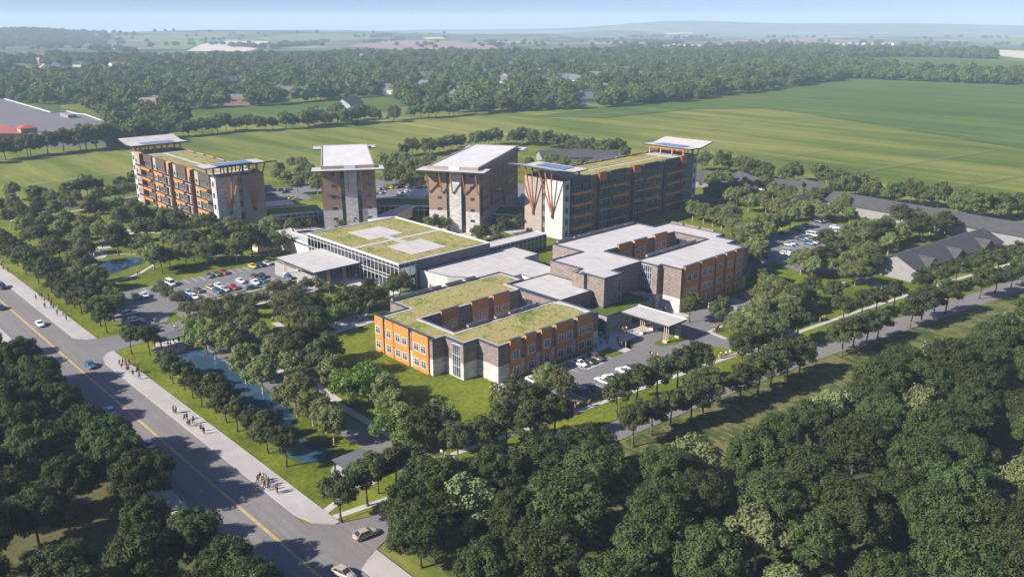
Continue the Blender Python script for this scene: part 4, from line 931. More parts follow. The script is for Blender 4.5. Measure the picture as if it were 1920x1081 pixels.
# pavilions by the pond
def pavilion(label, cx, cy, w_, d, z, rot=0):
    T = empty('pavilion', (cx, cy, 0), R(rot)); tag(T, label, 'pavilion')
    P = [(w_ * .95 * math.cos(t * .3927), w_ * .72 * math.sin(t * .3927)) for t in range(16)]
    M().prism(P, .1, .22).build('floor', 'concrete', T)
    M().box(-w_ / 2, w_ / 2, -d / 2, d / 2, z, z + .22).build('roof', 'coping', T); M().box(-w_ / 2 + .1, w_ / 2 - .1, -d / 2 + .1, d / 2 - .1, z + .22, z + .26).build('roof_sheet', 'grey_wall', T)
    for x in (-1, 1):
        for y in (-1, 1): M().box(x * (w_ / 2 - .4) - .13, x * (w_ / 2 - .4) + .13, y * (d / 2 - .4) - .13, y * (d / 2 - .4) + .13, .2, z).build('post', 'dark_trim', T)
pavilion('open grey-roofed shelter on a round paved terrace at the head of the long pond', -79, -48, 5.6, 7.2, 3)
pavilion('open grey-roofed shelter beside the driveway near the street corner', 12, -48.8, 6.2, 6.8, 3)
pavilion('small open shelter by the upper pond, half hidden in trees', *W(198, 463), 4, 4, 2.6)
# ================================================================== trees
def crown(name, seed, rx, z0, z1, nl, leaves, size, mats, lob=.36, squash=1.0, flat=0.0):
    g = np.random.default_rng(seed); zc = (z0 + z1) / 2; rz = (z1 - z0) / 2
    C = []; tries = 0
    while len(C) < nl and tries < 4000:
        tries += 1
        p = g.normal(size=3); p /= np.linalg.norm(p); r = g.uniform(.5, .93) if tries % 4 else g.uniform(.2, .6)
        if p[2] < -.5: continue
        q = np.array([p[0] * rx * r, p[1] * rx * r, zc + p[2] * rz * r * squash])
        if all(np.linalg.norm(q - c[0]) > rx * lob * .95 for c in C) or tries > 2500: C.append((q, rx * g.uniform(lob * .75, lob * 1.25)))
    C.append((np.array([0, 0, zc]), rx * .52))
    wts = np.array([c[1] ** 2 for c in C]); cnt = (leaves * wts / wts.sum()).astype(int)
    pos, nor = [], []
    for (c, r), k in zip(C, cnt):
        d = g.normal(size=(k, 3)); d /= np.linalg.norm(d, axis=1)[:, None]
        rr = r * g.uniform(.62, 1.12, size=(k, 1)) * (1 + .18 * np.sin(d[:, :1] * 7 + c[0]) * np.cos(d[:, 1:2] * 6 + c[1]))
        P = c + d * rr * np.array([1, 1, .85])
        keep = np.ones(k, bool)
        for c2, r2 in C:
            if c2 is c: continue
            keep &= (np.linalg.norm((P - c2), axis=1) > r2 * .62)
        pos.append(P[keep]); nor.append(d[keep])
    P = np.concatenate(pos); Nn = np.concatenate(nor); k = len(P)
    out = P - np.array([0, 0, zc - rz * .3]); out /= np.linalg.norm(out, axis=1)[:, None]
    Nn = Nn * .55 + out * .35 + g.normal(size=(k, 3)) * .42; Nn[:, 2] += .15; Nn /= np.linalg.norm(Nn, axis=1)[:, None]
    t = np.cross(Nn, g.normal(size=(k, 3))); t /= np.linalg.norm(t, axis=1)[:, None]; b = np.cross(Nn, t)
    s = size * g.uniform(.6, 1.35, size=(k, 1))
    V = np.empty((k, 4, 3)); V[:, 0] = P - t * s; V[:, 1] = P - b * s * .55 + Nn * s * .12; V[:, 2] = P + t * s; V[:, 3] = P + b * s * .55 + Nn * s * .12
    V = V.reshape(-1, 3); F = np.arange(k * 4, dtype=np.int32)
    me = D.meshes.new(name); me.vertices.add(len(V)); me.vertices.foreach_set('co', V.ravel().astype(np.float32))
    me.loops.add(len(F)); me.loops.foreach_set('vertex_index', F); me.polygons.add(k)
    me.polygons.foreach_set('loop_start', np.arange(0, k * 4, 4, dtype=np.int32)); me.polygons.foreach_set('loop_total', np.full(k, 4, dtype=np.int32))
    me.update(calc_edges=True); me.materials.append(MT[mats]); return me
def trunk(name, seed, h, r, spread, zt, mat='bark'):
    g = random.Random(seed); m = M(); a = (0, 0, -.2); b = (g.uniform(-.2, .2), g.uniform(-.2, .2), h * .5); c = (g.uniform(-.4, .4), g.uniform(-.4, .4), h)
    m.bar(a, b, r, r * .75, 7).bar(b, c, r * .75, r * .5, 7); m.bar((0, 0, -.2), (0, 0, .5), r * 1.5, r * .95, 7)
    for i in range(6):
        t = i * 1.05 + g.uniform(0, .5); q = (c[0] + math.cos(t) * spread, c[1] + math.sin(t) * spread, zt * g.uniform(.62, .9))
        f = g.uniform(.65, 1); s = tuple(b[k] + (c[k] - b[k]) * f for k in range(3)); mid = tuple((s[k] + q[k]) / 2 + (.5 if k == 2 else 0) for k in range(3))
        m.bar(s, mid, r * .42, r * .26, 5).bar(mid, q, r * .26, r * .08, 5)
    m.bar(c, (c[0], c[1], zt * .93), r * .5, r * .1, 5)
    return m.mesh(name, mat, True)
# kinds: unit meshes (height, mean crown radius are their real size; instances scale them)
KIND = {}
def kind(k, n, H, rx, z0, nl, leaves, size, mats, bark='bark', **kw):
    KIND[k] = (H, [(crown('crown', 100 + ord(k[0]) * 7 + i, rx * (.92 + .08 * (i % 3)), z0, H, nl, leaves, size, mats, **kw), trunk('trunk', i + 3, z0 + (H - z0) * .3, H * .018 + .06, rx * .55, H, bark)) for i in range(n)])
kind('forest', 5, 15, 6.4, 3.0, 105, 26000, .26, 'leaf_dark', lob=.19)
kind('street', 4, 9, 3.3, 2.6, 42, 7000, .20, 'leaf_street', lob=.23)
kind('mid', 5, 10, 4.3, 1.7, 62, 10500, .21, 'leaf_mid', 'bark_pale', lob=.21)
kind('pale', 2, 10, 4.4, 1.5, 22, 6000, .26, 'leaf_pale', 'bark_pale', lob=.28)
kind('lime', 2, 9, 4.2, 1.0, 18, 4200, .27, 'leaf_lime', lob=.30)
kind('olive', 3, 5, 2.2, 1.1, 11, 2600, .18, 'leaf_olive', 'bark_pale', lob=.4)
kind('belt', 5, 13, 6.0, 1.6, 40, 4200, .50, 'leaf_belt', lob=.25)
kind('wood', 5, 13, 7.6, .6, 18, 1500, .95, 'leaf_belt', lob=.38)
tr = random.Random(11); NT = [0]
TREES = []
MID = {'mid': .84, 'street': 1.0, 'lime': .88, 'olive': 1.0, 'forest': .86, 'pale': .9, 'belt': 1, 'wood': 1}
def tree(x, y, k, h, label, group=None, name='broadleaf_tree', cat='tree', wide=1.0, z=0.0):
    H, V = KIND[k]; h *= MID[k]
    TREES.append((x, y, z, k, tr.randrange(len(V)), h / H, tr.uniform(.9, 1.1) * wide, tr.uniform(0, 6.283), label, group, name, cat))
def plant_trees():
    def vis(t):
        X, Y = PR(t[0], t[1], 4); d = math.dist((t[0], t[1], 0), CAMP); hh = t[5] * KIND[t[3]][0]
        return (hh / d) if -40 < X < 1960 and Y < 1150 else 0
    T = sorted(TREES, key=vis, reverse=True)
    for i, (x, y, z, k, vi, s, q, a, label, group, name, cat) in enumerate(T[:NKEEP]):
        cm, tm = KIND[k][1][vi]; NT[0] += 1
        e = empty(name, (x, y, z), a); tag(e, label, cat, group)
        link('crown', cm, e, scale=(s * q, s * q, s)); link('trunk', tm, e, scale=(s, s, s))
    return T[NKEEP:]
NKEEP = 298
def row(pts, k, h, desc, where, group, jit=.8, kinds=None, wide=1.0, name='broadleaf_tree'):
    if len(('%s, first %s' % (desc, where)).split()) > 16: print('LONG', desc, where)
    for i, p in enumerate(pts):
        kk = k if kinds is None else kinds[i % len(kinds)]
        tree(p[0] + tr.uniform(-jit, jit), p[1] + tr.uniform(-jit, jit), kk, h * tr.uniform(.88, 1.14), '%s, %s %s' % (desc, nth(i), where), group, wide=wide, name=name)
row([(u, -56.4) for u in range(-214, -96, 7)], 'street', 10, 'dark street tree', 'from the left beside the pavement before the car park entrance', 'street trees beside the wide pavement', .9, wide=1.15)
row([(-81, -57), (-77, -54), (-58, -57), (-54.5, -57), (-49, -57), (-43.5, -57), (-37, -57.5), (-32, -57), (-26.5, -57.5), (-20.5, -57.4), (-14, -57.4), (-7.5, -57.8), (0.4, -57.6)], 'street', 8.8, 'dark street tree', 'down from the car park entrance between pavement and pond', 'street trees between pavement and pond', .5)
row([W(643, 978), W(690, 950), W(742, 912), W(712, 925), W(772, 905)], 'street', 9.6, 'dark tree on the grass corner', 'from the street junction by the lower shelter', 'trees at the street corner', .3, wide=1.05)
row([W(*p) for p in ((366, 650), (406, 674), (390, 664), (440, 680), (430, 655), (515, 690), (450, 662))], 'mid', 11.5, 'leafy tree', 'from the upper shelter on the far bank of the pond', 'trees on the far bank of the pond', .4, kinds=['mid', 'mid', 'lime', 'mid', 'street'])
row([W(*p) for p in ((560, 780), (588, 797), (625, 833), (612, 812), (493, 738), (463, 718), (475, 655), (490, 668), (462, 630))], 'mid', 11.5, 'full grey-green tree', 'from the left between pond and driveway', 'trees between the pond and the driveway', .3)
row([W(*p) for p in ((547, 696), (557, 707), (590, 684), (627, 738), (655, 764), (690, 752), (721, 766), (738, 803), (802, 848), (756, 828), (610, 712), (822, 836))], 'mid', 10.8, 'broad lawn tree', 'from the left beside the path at the lawn edge', 'trees along the lawn path', .4, kinds=['street', 'mid', 'street', 'mid', 'lime', 'lime', 'mid', 'mid', 'street', 'mid'], wide=1.1)
tree(*W(736, 832), 'lime', 10, 'bright lime-green flowering tree leaning over the driveway and path'); tree(*W(757, 845), 'lime', 9, 'lower bright lime-green tree with pale tips beside the driveway')
row([W(*p) for p in ((532, 606), (545, 614), (560, 622), (578, 628), (592, 628), (603, 622), (555, 600), (580, 606), (600, 600), (540, 592), (570, 590), (618, 600), (632, 606), (650, 603), (665, 597), (640, 590), (655, 582), (675, 582), (690, 583), (700, 576), (718, 570), (738, 562), (690, 568), (750, 558))], 'mid', 7.8, 'dense garden tree', 'from the left in the clump beside the orange wing', 'garden clump left of the orange wing', .6, kinds=['street', 'street', 'olive', 'mid', 'street', 'lime', 'mid'], wide=1.1)
row([W(*p) for p in ((298, 556), (316, 566), (333, 574), (350, 592), (366, 596), (385, 592), (404, 590), (425, 583), (445, 580), (462, 578), (480, 578), (415, 600), (395, 605), (437, 596), (470, 596), (498, 572), (512, 556), (530, 556), (545, 548), (560, 555), (578, 548), (540, 572), (555, 575), (600, 548), (618, 552), (520, 575))], 'olive', 5, 'small olive tree', 'from the left in the strip edging the car park', 'small olive trees edging the car park', .3, kinds=['olive'], wide=1.15, name='small_tree')
nw = [(18, 428), (45, 446), (72, 432), (30, 408), (92, 438), (60, 462), (84, 470), (108, 462), (125, 452), (98, 488), (120, 500), (145, 480), (140, 510), (155, 500), (170, 530), (160, 545), (190, 545), (205, 572), (185, 575), (208, 602), (150, 462), (160, 440), (183, 448), (128, 432), (200, 452), (216, 458), (228, 477), (245, 480), (225, 425), (250, 420), (175, 420), (205, 412),
      (262, 452), (282, 448), (300, 460), (320, 470), (275, 480), (290, 505), (305, 515), (325, 505), (345, 480), (350, 500), (365, 490), (380, 470), (385, 498), (400, 492), (410, 470), (425, 490), (440, 495), (455, 480), (470, 484), (485, 478), (505, 480), (515, 476), (395, 448), (412, 440), (372, 440), (350, 440), (330, 440), (310, 430), (290, 425), (430, 452), (450, 460), (475, 456), (500, 452), (335, 455), (270, 430), (255, 405), (430, 440), (110, 415), (75, 410)]
row([W(*p) for p in nw], 'mid', 10.8, 'park tree', 'from the left around the upper pond below the left tower', 'park trees around the upper pond', 1.2, kinds=['mid', 'mid', 'street', 'mid'], wide=1.05)
row([W(*p) for p in ((4, 405), (20, 392), (43, 412), (70, 388), (95, 390), (120, 385), (150, 385), (135, 398), (180, 380), (163, 405), (205, 378), (215, 400), (228, 375), (245, 370), (20, 375))], 'mid', 10, 'tree', 'from the left along the far road left of the left tower', 'trees on the far road at the left', 2)
row([W(*p) for p in ((626, 425), (640, 432), (660, 430), (680, 428), (697, 424), (545, 437), (565, 440), (580, 435), (498, 425), (806, 432), (818, 438), (835, 437), (850, 432), (892, 455), (905, 460), (925, 450), (945, 445), (962, 440), (978, 432), (930, 462))], 'street', 7.6, 'dense round courtyard tree', 'from the left in front of the four towers', 'courtyard trees at the feet of the towers', .5, kinds=['street', 'mid'], wide=1.1)
row([W(*p) for p in ((530, 330), (520, 345), (545, 350), (560, 338), (580, 345), (575, 325), (590, 330), (595, 365), (565, 320), (600, 352), (545, 320), (555, 365))], 'mid', 10, 'tree', 'in the clump between the left tower and the second tower', 'trees between the left tower and the second tower', 2, wide=1.1)
row([W(*p) for p in ((718, 318), (735, 325), (750, 335), (742, 312), (762, 315), (780, 322), (770, 345), (790, 340), (725, 348), (738, 350), (755, 355), (783, 352), (800, 330), (728, 335), (812, 350), (765, 330), (745, 345), (805, 312))], 'mid', 11, 'tree', 'in the thick clump between the second and third towers', 'trees between the two middle towers', 2, wide=1.2)
row([W(*p) for p in ((995, 318), (1012, 325), (1030, 318), (1050, 325), (1070, 322), (1092, 326), (1110, 330), (1130, 330), (1150, 335), (1010, 345), (1180, 330), (1040, 310), (1000, 370), (1035, 400), (1060, 320), (1080, 338))], 'mid', 10, 'tree', 'from the left behind the right-hand tower', 'trees behind the right-hand tower', 2, wide=1.15)
row([W(*p) for p in ((1333, 378), (1350, 382), (1366, 385), (1380, 388), (1392, 382), (1405, 398), (1340, 368), (1360, 372), (1415, 380), (1430, 390), (1440, 400), (1450, 410), (1462, 402), (1478, 398), (1492, 405), (1505, 415), (1515, 408), (1530, 412), (1545, 418), (1560, 410), (1575, 415), (1590, 420), (1470, 415), (1520, 395), (1540, 385), (1500, 380), (1555, 372), (1480, 385), (1375, 372), (1395, 370), (1420, 366), (1445, 372), (1465, 382), (1500, 392), (1430, 360), (1530, 390), (1575, 400), (1345, 352), (1362, 352), (1330, 355))], 'mid', 10.5, 'tree', 'from the left beyond the right-hand car park', 'trees behind the right-hand car park', 1, wide=1.3)
row([W(*p) for p in ((1388, 455), (1400, 462), (1415, 450), (1428, 445), (1440, 450), (1452, 440), (1465, 435), (1478, 430), (1395, 480), (1412, 490), (1425, 500), (1405, 508), (1385, 470), (1372, 440), (1350, 430), (1335, 425), (1318, 420), (1300, 415), (1360, 425), (1378, 450))], 'mid', 11, 'thick pale-green tree', 'counted along the right side of the brick wing', 'trees beside the brick wing', .8, wide=1.25)
row([W(*p) for p in ((1420, 545), (1435, 555), (1452, 560), (1465, 575), (1440, 585), (1428, 600), (1450, 600), (1478, 590), (1415, 615), (1400, 625), (1388, 640), (1420, 638), (1472, 605))], 'mid', 9.8, 'big lawn tree', 'down from the corner right of the small car park', 'trees right of the small car park', .5, wide=1.1)
row([W(*p) for p in ((1293, 605), (1345, 618), (1375, 632), (1060, 752), (1025, 745), (968, 768), (985, 785), (1010, 775), (950, 790))], 'mid', 9, 'round tree', 'counted from the entrance down to the lawn corner', 'trees near the forecourt and small car park', .3, kinds=['street', 'street', 'mid', 'olive', 'mid'])
row([W(*p) for p in ((1505, 515), (1520, 522), (1537, 518), (1568, 520), (1600, 535), (1560, 498), (1575, 505), (1590, 500), (1605, 512), (1620, 500), (1630, 515), (1590, 480), (1610, 475), (1628, 470), (1645, 468), (1660, 460), (1680, 455), (1700, 450), (1715, 455), (1730, 450), (1640, 450), (1660, 440), (1690, 435), (1720, 430), (1740, 440), (1755, 438), (1770, 445), (1600, 455), (1620, 445), (1665, 478), (1550, 480), (1585, 462))], 'mid', 10.5, 'tree', 'in the clump left of the gabled long building', 'trees left of the gabled long building', 1, kinds=['mid', 'mid', 'street', 'mid'], wide=1.25)
# street rows either side of the cross street
def cs(v, off):  # centre of the cross street
    u = np.interp(v, (-60, -30, 30, 75, 110, 175, 300), (30, 31.5, 38, 43, 48, 60, 80)); return (float(u) + off, v)
row([W(*p) for p in ((862, 866), (908, 858), (951, 834), (999, 842), (1041, 822), (1159, 778), (1196, 759), (1231, 745), (1267, 732), (1299, 720), (1393, 690), (1420, 676), (1465, 652), (1493, 640), (1580, 607), (1612, 596), (1640, 588), (1675, 577), (1725, 560), (1755, 548), (1790, 538), (1830, 528), (1870, 516), (1905, 506))], 'street', 10, 'dark tree', 'from the driveway on the building side of the street', 'street trees on the building side of the cross street', .4, wide=1.1)
row([W(*p) for p in ((1187, 838), (1222, 815), (1258, 803), (1292, 793), (1318, 775), (1387, 754), (1417, 741), (1445, 724), (1475, 712), (1500, 703), (1575, 668), (1600, 655), (1622, 648), (1643, 638), (1707, 616), (1727, 604), (1750, 596), (1773, 588), (1837, 561), (1865, 552), (1893, 540), (1915, 528))], 'street', 10, 'dark tree on rough grass', 'from the left on the woodland side of the street', 'street trees on the woodland side of the cross street', .4, wide=1.1)
row([(u, v) for u, v in ((26, 90), (24, 98), (25, 106), (29, 112), (22, 112))], 'street', 9, 'dark lawn tree', 'counted along the path below the small car parks', 'dark trees on the lower lawn', .5, wide=1.1)
# the near woods
def poisson(poly, dist, n, seed, test=lambda x, y: True):
    g = random.Random(seed); xs = [p[0] for p in poly]; ys = [p[1] for p in poly]; out = []
    for _ in range(n * 60):
        if len(out) >= n: break
        x, y = g.uniform(min(xs), max(xs)), g.uniform(min(ys), max(ys))
        c = False; j = len(poly) - 1
        for i in range(len(poly)):
            if (poly[i][1] > y) != (poly[j][1] > y) and x < (poly[j][0] - poly[i][0]) * (y - poly[i][1]) / (poly[j][1] - poly[i][1]) + poly[i][0]: c = not c
            j = i
        if c and test(x, y) and all((x - a) ** 2 + (y - b) ** 2 > dist * dist for a, b in out): out.append((x, y))
    return out
infr = lambda x, y: -60 < PR(x, y, 8)[0] < 1980 and PR(x, y, 14)[1] < 1110 and PR(x, y, 0)[1] > 0
WD = 'wood below the cross street at lower right'
PF = [(47, -42), (52, -10)] + [W(*p) for p in ((1100, 945), (1230, 935), (1330, 905), (1432, 870), (1530, 830), (1610, 790), (1650, 745), (1710, 715), (1800, 690), (1893, 655), (1960, 615))] + [(104, 330), (220, 330), (190, 100), (150, -20), (118, -70), (80, -90)]
gaps = ((60, -24, 5), (83, 10, 8), (97, 38, 8), (92, 78, 8), (112, 60, 7), (88, 130, 7))
far_enough = lambda x, y: infr(x, y) and math.hypot(x - CAMP.x, y - CAMP.y) > 36 and all(math.hypot(x - a, y - b) > r for a, b, r in gaps)
PR_W = poisson(PF, 8.4, 230, 3, far_enough)
PR_W = [W(*p) for p in ((772, 1018), (790, 1064), (812, 985), (845, 968), (832, 1012), (886, 965), (872, 1002), (930, 958), (975, 942), (1020, 926), (1062, 912), (1105, 902), (1130, 925))] + [p for p in PR_W if all(math.dist(p, W(*q)) > 6.5 for q in ((772, 1018), (790, 1064), (812, 985), (845, 968), (832, 1012), (886, 955), (872, 992), (930, 938), (975, 918), (1020, 900), (1062, 884), (1105, 872), (1120, 890)))]
PR_W.sort(key=lambda p: math.hypot(p[0] - CAMP.x, p[1] - CAMP.y)); cut = min(len(PR_W), 150)
for i, (x, y) in enumerate(PR_W[:cut]):
    pl = i % 5 == 4
    tree(x, y, 'pale' if pl else 'forest', (11.5 if pl else 14.5) * tr.uniform(.85, 1.15), 'pale yellow-green tree between dark ones in the big lower-right wood' if pl else 'dark green broad-crowned tree in the big wood filling the lower right', 'pale trees in the lower-right wood' if pl else 'dark trees in the lower-right wood', wide=1.08)
rest = PR_W[cut:]
PLW = [(-75, -85), (-50, -84.5), (-33, -85), (-28, -90), (-14, -86), (8, -85), (14, -90), (30, -84.5), (75, -84), (90, -140), (-60, -200), (-140, -130), (-170, -92), (-90, -85)]
gl = ((6, -104, 9), (-8, -111, 5))
LW = poisson(PLW, 8.0, 200, 5, lambda x, y: infr(x, y) and math.hypot(x - CAMP.x, y - CAMP.y) > 45 and all(math.hypot(x - a, y - b) > r for a, b, r in gl))
LW = [(u, -84.6 + (i % 2)) for i, u in enumerate((-76, -67, -58, -49, -30, -21, -12, -3, 21, 30, 39, 50))] + [p for p in LW if all(math.dist(p, (u, -84)) > 6.5 for u in (-76, -67, -58, -49, -30, -21, -12, -3, 21, 30, 39, 50))]
for i, (x, y) in enumerate(LW): tree(x, y, 'forest', 14 * tr.uniform(.85, 1.15), 'dark green broad-crowned tree in the wood left of the main road at lower left', 'dark trees left of the main road', wide=1.05)

# belts, hedgerows and the far wood: one mass of woodland (geometry nodes scatter)
def line_px(pts, step, w_, jit=3):
    out = []
    P = [Vector(W(*p)) for p in pts]
    for a, b in zip(P, P[1:]):
        n = max(1, int((b - a).length / step))
        for i in range(n):
            q = a + (b - a) * ((i + tr.random() * .8) / n); d = (b - a).normalized(); o = tr.uniform(-w_, w_)
            out.append((q.x - d.y * o, q.y + d.x * o))
    return out
# near hedgerow belts: individual trees
def belt(pts, step, w_, h, label, group, kk='belt'):
    for i, (x, y) in enumerate(line_px(pts, step, w_)): tree(x, y, kk, h * tr.uniform(.8, 1.2), '%s, %s from the left' % (label, nth(i)), group)
belt([(-40, 306), (0, 300), (60, 293), (110, 287), (200, 278), (262, 268)], 7, 5, 17, 'broad dark tree in the row between far-left field and store', 'trees between the store and the left field')
belt([(290, 262), (420, 248), (505, 244), (600, 238), (708, 228)], 7.5, 7, 13, 'tree in the long row across the field above the left towers', 'field row above the left towers')
belt([(722, 228), (800, 222), (880, 215), (960, 209), (1060, 203)], 9, 9, 13, 'tree in the field row above the middle towers', 'field row above the middle towers')
belt([(762, 296), (840, 283), (865, 276), (945, 272), (1000, 270), (1070, 285), (1180, 298)], 6, 6, 10.5, 'tree in the belt directly behind the middle towers', 'belt behind the middle towers')
belt([(1312, 322), (1380, 326), (1420, 338), (1510, 345), (1560, 358), (1640, 376), (1660, 384), (1720, 388), (1800, 402), (1830, 412), (1930, 400)], 6.5, 6, 11, 'tree in the field-edge belt right of the right-hand tower', 'field-edge belt at the right')
belt([(60, 385), (130, 372), (200, 366), (250, 350)], 7, 6, 10, 'tree at the near edge of the left field', 'near edge of the left field')
pts = []
infar = lambda x, y: -80 < PR(x, y, 8)[0] < 2000
def mass(poly, dist, n, seed, hmin=10, hmax=17, kk=0):
    P = px(*poly)
    g = random.Random(seed); cell = {}; xs = [p[0] for p in P]; ys = [p[1] for p in P]; c_ = 0
    for _ in range(n * 25):
        if c_ >= n: break
        # sample evenly over the image pixel positions weighted by distance
        X, Y = g.uniform(min(p[0] for p in poly), max(p[0] for p in poly)), g.uniform(min(p[1] for p in poly), max(p[1] for p in poly))
        dd = 85 / max(.02, math.tan(math.atan((Y - 540.5) / FPX) + TH)); 
        if g.random() > min(1, (dd / 2600) ** 2.4 + .0): continue
        j = len(poly) - 1; ins = False
        for i in range(len(poly)):
            if (poly[i][1] > Y) != (poly[j][1] > Y) and X < (poly[j][0] - poly[i][0]) * (Y - poly[i][1]) / (poly[j][1] - poly[i][1]) + poly[i][0]: ins = not ins
            j = i
        if not ins: continue
        x, y = W(X, Y); ky = (int(x // dist), int(y // dist))
        if any((x - a) ** 2 + (y - b) ** 2 < dist * dist for i in (-1, 0, 1) for j2 in (-1, 0, 1) for a, b in cell.get((ky[0] + i, ky[1] + j2), ())): continue
        if any(abs(PR(x, y, 0)[0] - q[0]) < q[2] and abs(PR(x, y, 0)[1] - q[1]) < q[3] for q in HOLES): continue
        cell.setdefault(ky, []).append((x, y)); c_ += 1; pts.append((x, y, TZ(x, y), g.uniform(hmin, hmax) ** 1.0 / 13 * g.choice((.75, 1, 1, 1.25))))
HOLES = [(x, y + 3, 13, 5) for x, y in hs] + [(280, 203, 16, 7), (550, 184, 40, 8), (405, 196, 60, 5), (440, 172, 34, 5), (172, 200, 14, 5), (90, 133, 75, 9), (210, 133, 35, 7), (915, 167, 45, 7), (1045, 174, 40, 4), (660, 210, 16, 6), (240, 175, 90, 3), (50, 118, 40, 5), (1095, 200, 18, 5), (850, 196, 14, 6)]
mass([(-60, 112), (60, 112), (150, 112), (300, 113), (440, 112), (600, 112), (640, 106), (900, 104), (1060, 103), (1280, 97), (1420, 96), (1500, 108), (1560, 116), (1640, 128), (1660, 140), (1560, 152), (1430, 170), (1290, 190), (1190, 196), (1080, 206), (960, 208), (860, 212), (760, 200), (740, 180), (640, 186), (560, 194), (400, 205), (280, 208), (235, 196), (150, 196), (60, 196), (-60, 182)], 12.5, 7200, 21)
mass([(225, 205), (280, 215), (350, 232), (300, 268), (205, 268), (205, 230), (160, 210), (180, 200)], 11, 120, 22)
mass([(1400, 92), (1500, 92), (1700, 96), (1865, 102), (1868, 112), (1700, 108), (1560, 108), (1420, 112)], 11, 700, 23)
mass([(1380, 130), (1500, 130), (1640, 134), (1800, 142), (1960, 150), (1960, 162), (1800, 156), (1640, 150), (1500, 146), (1400, 150)], 10, 420, 24)
mass([(1200, 195), (1290, 188), (1290, 178), (1180, 185)], 10, 40, 27)
for P_, st, w_ in ((((560, 240), (700, 222)), 14, 6), (((430, 82), (520, 92)), 20, 14), (((520, 88), (600, 78)), 25, 14), (((680, 76), (760, 70)), 30, 12), (((180, 92), (260, 100)), 18, 20)):
    for x, y in line_px(P_, st, w_): pts.append((x, y, TZ(x, y), tr.uniform(.9, 1.3)))
for x, y in rest: pts.append((x, y, 0, tr.uniform(1.0, 1.2)))
for i in range(130):   # scattered trees and copses on the far hills
    X, Y = tr.uniform(-20, 1940), tr.uniform(58, 94); x, y = W(X, max(Y, 60)); 
    if math.hypot(x - CAMP.x, y - CAMP.y) < 9000:
        for j in range(tr.choice((1, 1, 2, 5, 9))): a, b = x + tr.gauss(0, 18), y + tr.gauss(0, 60); pts.append((a, b, TZ(a, b), tr.uniform(.8, 1.3)))
for i in range(1500):  # wooded hill far left
    X = tr.gauss(70, 75); a = math.atan((X - 960) / FPX) ; d = tr.gauss(4000, 330)
    fx, fy = -_sa, _ca; x = CAMP.x + (fx * math.cos(a) + fy * math.sin(a)) * d; y = CAMP.y + (fy * math.cos(a) - fx * math.sin(a)) * d
    pts.append((x, y, TZ(x, y), tr.uniform(.9, 1.4)))
REST = plant_trees()
src = D.collections.new('wood_tree_shapes'); SH = {}
def shape(k, vi):
    if (k, vi) not in SH:
        cm, tm = KIND[k][1][vi]; bm = bmesh.new(); bm.from_mesh(cm); n0 = len(bm.faces); bm.from_mesh(tm); bm.faces.ensure_lookup_table()
        for f in bm.faces[n0:]: f.material_index = 1
        me = D.meshes.new('tree_shape'); bm.to_mesh(me); bm.free(); me.materials.append(cm.materials[0]); me.materials.append(tm.materials[0])
        src.objects.link(D.objects.new('tree_shape_%02d' % len(SH), me)); SH[(k, vi)] = len(SH)
    return SH[(k, vi)]
ALLP = [(x, y, z, s, 0.0, shape('wood', i % 5)) for i, (x, y, z, s) in enumerate(pts)] + [(t[0], t[1], t[2], t[5], t[7], shape(t[3], t[4])) for t in REST]
ALLP = [(a_, b_, c_, s_, tr.uniform(0, 6.283), k_) for a_, b_, c_, s_, r_, k_ in ALLP]
pts = ALLP
vm = D.meshes.new('woodland'); vm.vertices.add(len(pts)); vm.vertices.foreach_set('co', np.array([p[:3] for p in pts], np.float32).ravel())
ai = vm.attributes.new('pick', 'INT', 'POINT'); ai.data.foreach_set('value', np.array([p[5] for p in pts], np.int32))
at = vm.attributes.new('size', 'FLOAT', 'POINT'); at.data.foreach_set('value', np.array([p[3] for p in pts], np.float32))
wo = D.objects.new('woodland', vm); COL.objects.link(wo); tag(wo, 'dense hazy woodland and tree belts behind the buildings, reaching to the far hills', 'woodland', kind='stuff')
ng = D.node_groups.new('scatter', 'GeometryNodeTree')
ng.interface.new_socket('Geometry', in_out='INPUT', socket_type='NodeSocketGeometry'); ng.interface.new_socket('Geometry', in_out='OUTPUT', socket_type='NodeSocketGeometry')
n_ = ng.nodes.new; gi = n_('NodeGroupInput'); go = n_('NodeGroupOutput'); ip = n_('GeometryNodeInstanceOnPoints'); ci = n_('GeometryNodeCollectionInfo')
ci.inputs['Collection'].default_value = src; ci.inputs['Separate Children'].default_value = True; ci.inputs['Reset Children'].default_value = True
na_ = n_('GeometryNodeInputNamedAttribute'); na_.data_type = 'FLOAT'; na_.inputs['Name'].default_value = 'size'
rv = n_('FunctionNodeRandomValue'); rv.data_type = 'FLOAT_VECTOR'; rv.inputs['Min'].default_value = (0, 0, 0); rv.inputs['Max'].default_value = (0, 0, 6.283)
ri = n_('GeometryNodeInputNamedAttribute'); ri.data_type = 'INT'; ri.inputs['Name'].default_value = 'pick'
l_ = ng.links.new
l_(gi.outputs[0], ip.inputs['Points']); l_(ci.outputs[0], ip.inputs['Instance']); ip.inputs['Pick Instance'].default_value = True
l_([o for o in ri.outputs if o.enabled and o.name == 'Attribute'][0], ip.inputs['Instance Index']); l_([o for o in rv.outputs if o.type == 'VECTOR'][0], ip.inputs['Rotation'])
l_([o for o in na_.outputs if o.enabled and o.name == 'Attribute'][0], ip.inputs['Scale']); l_(ip.outputs[0], go.inputs[0])
md = wo.modifiers.new('scatter', 'NODES'); md.node_group = ng
print('TREES', NT[0], 'WOOD', len(pts), 'near wood', len(PR_W), len(LW))
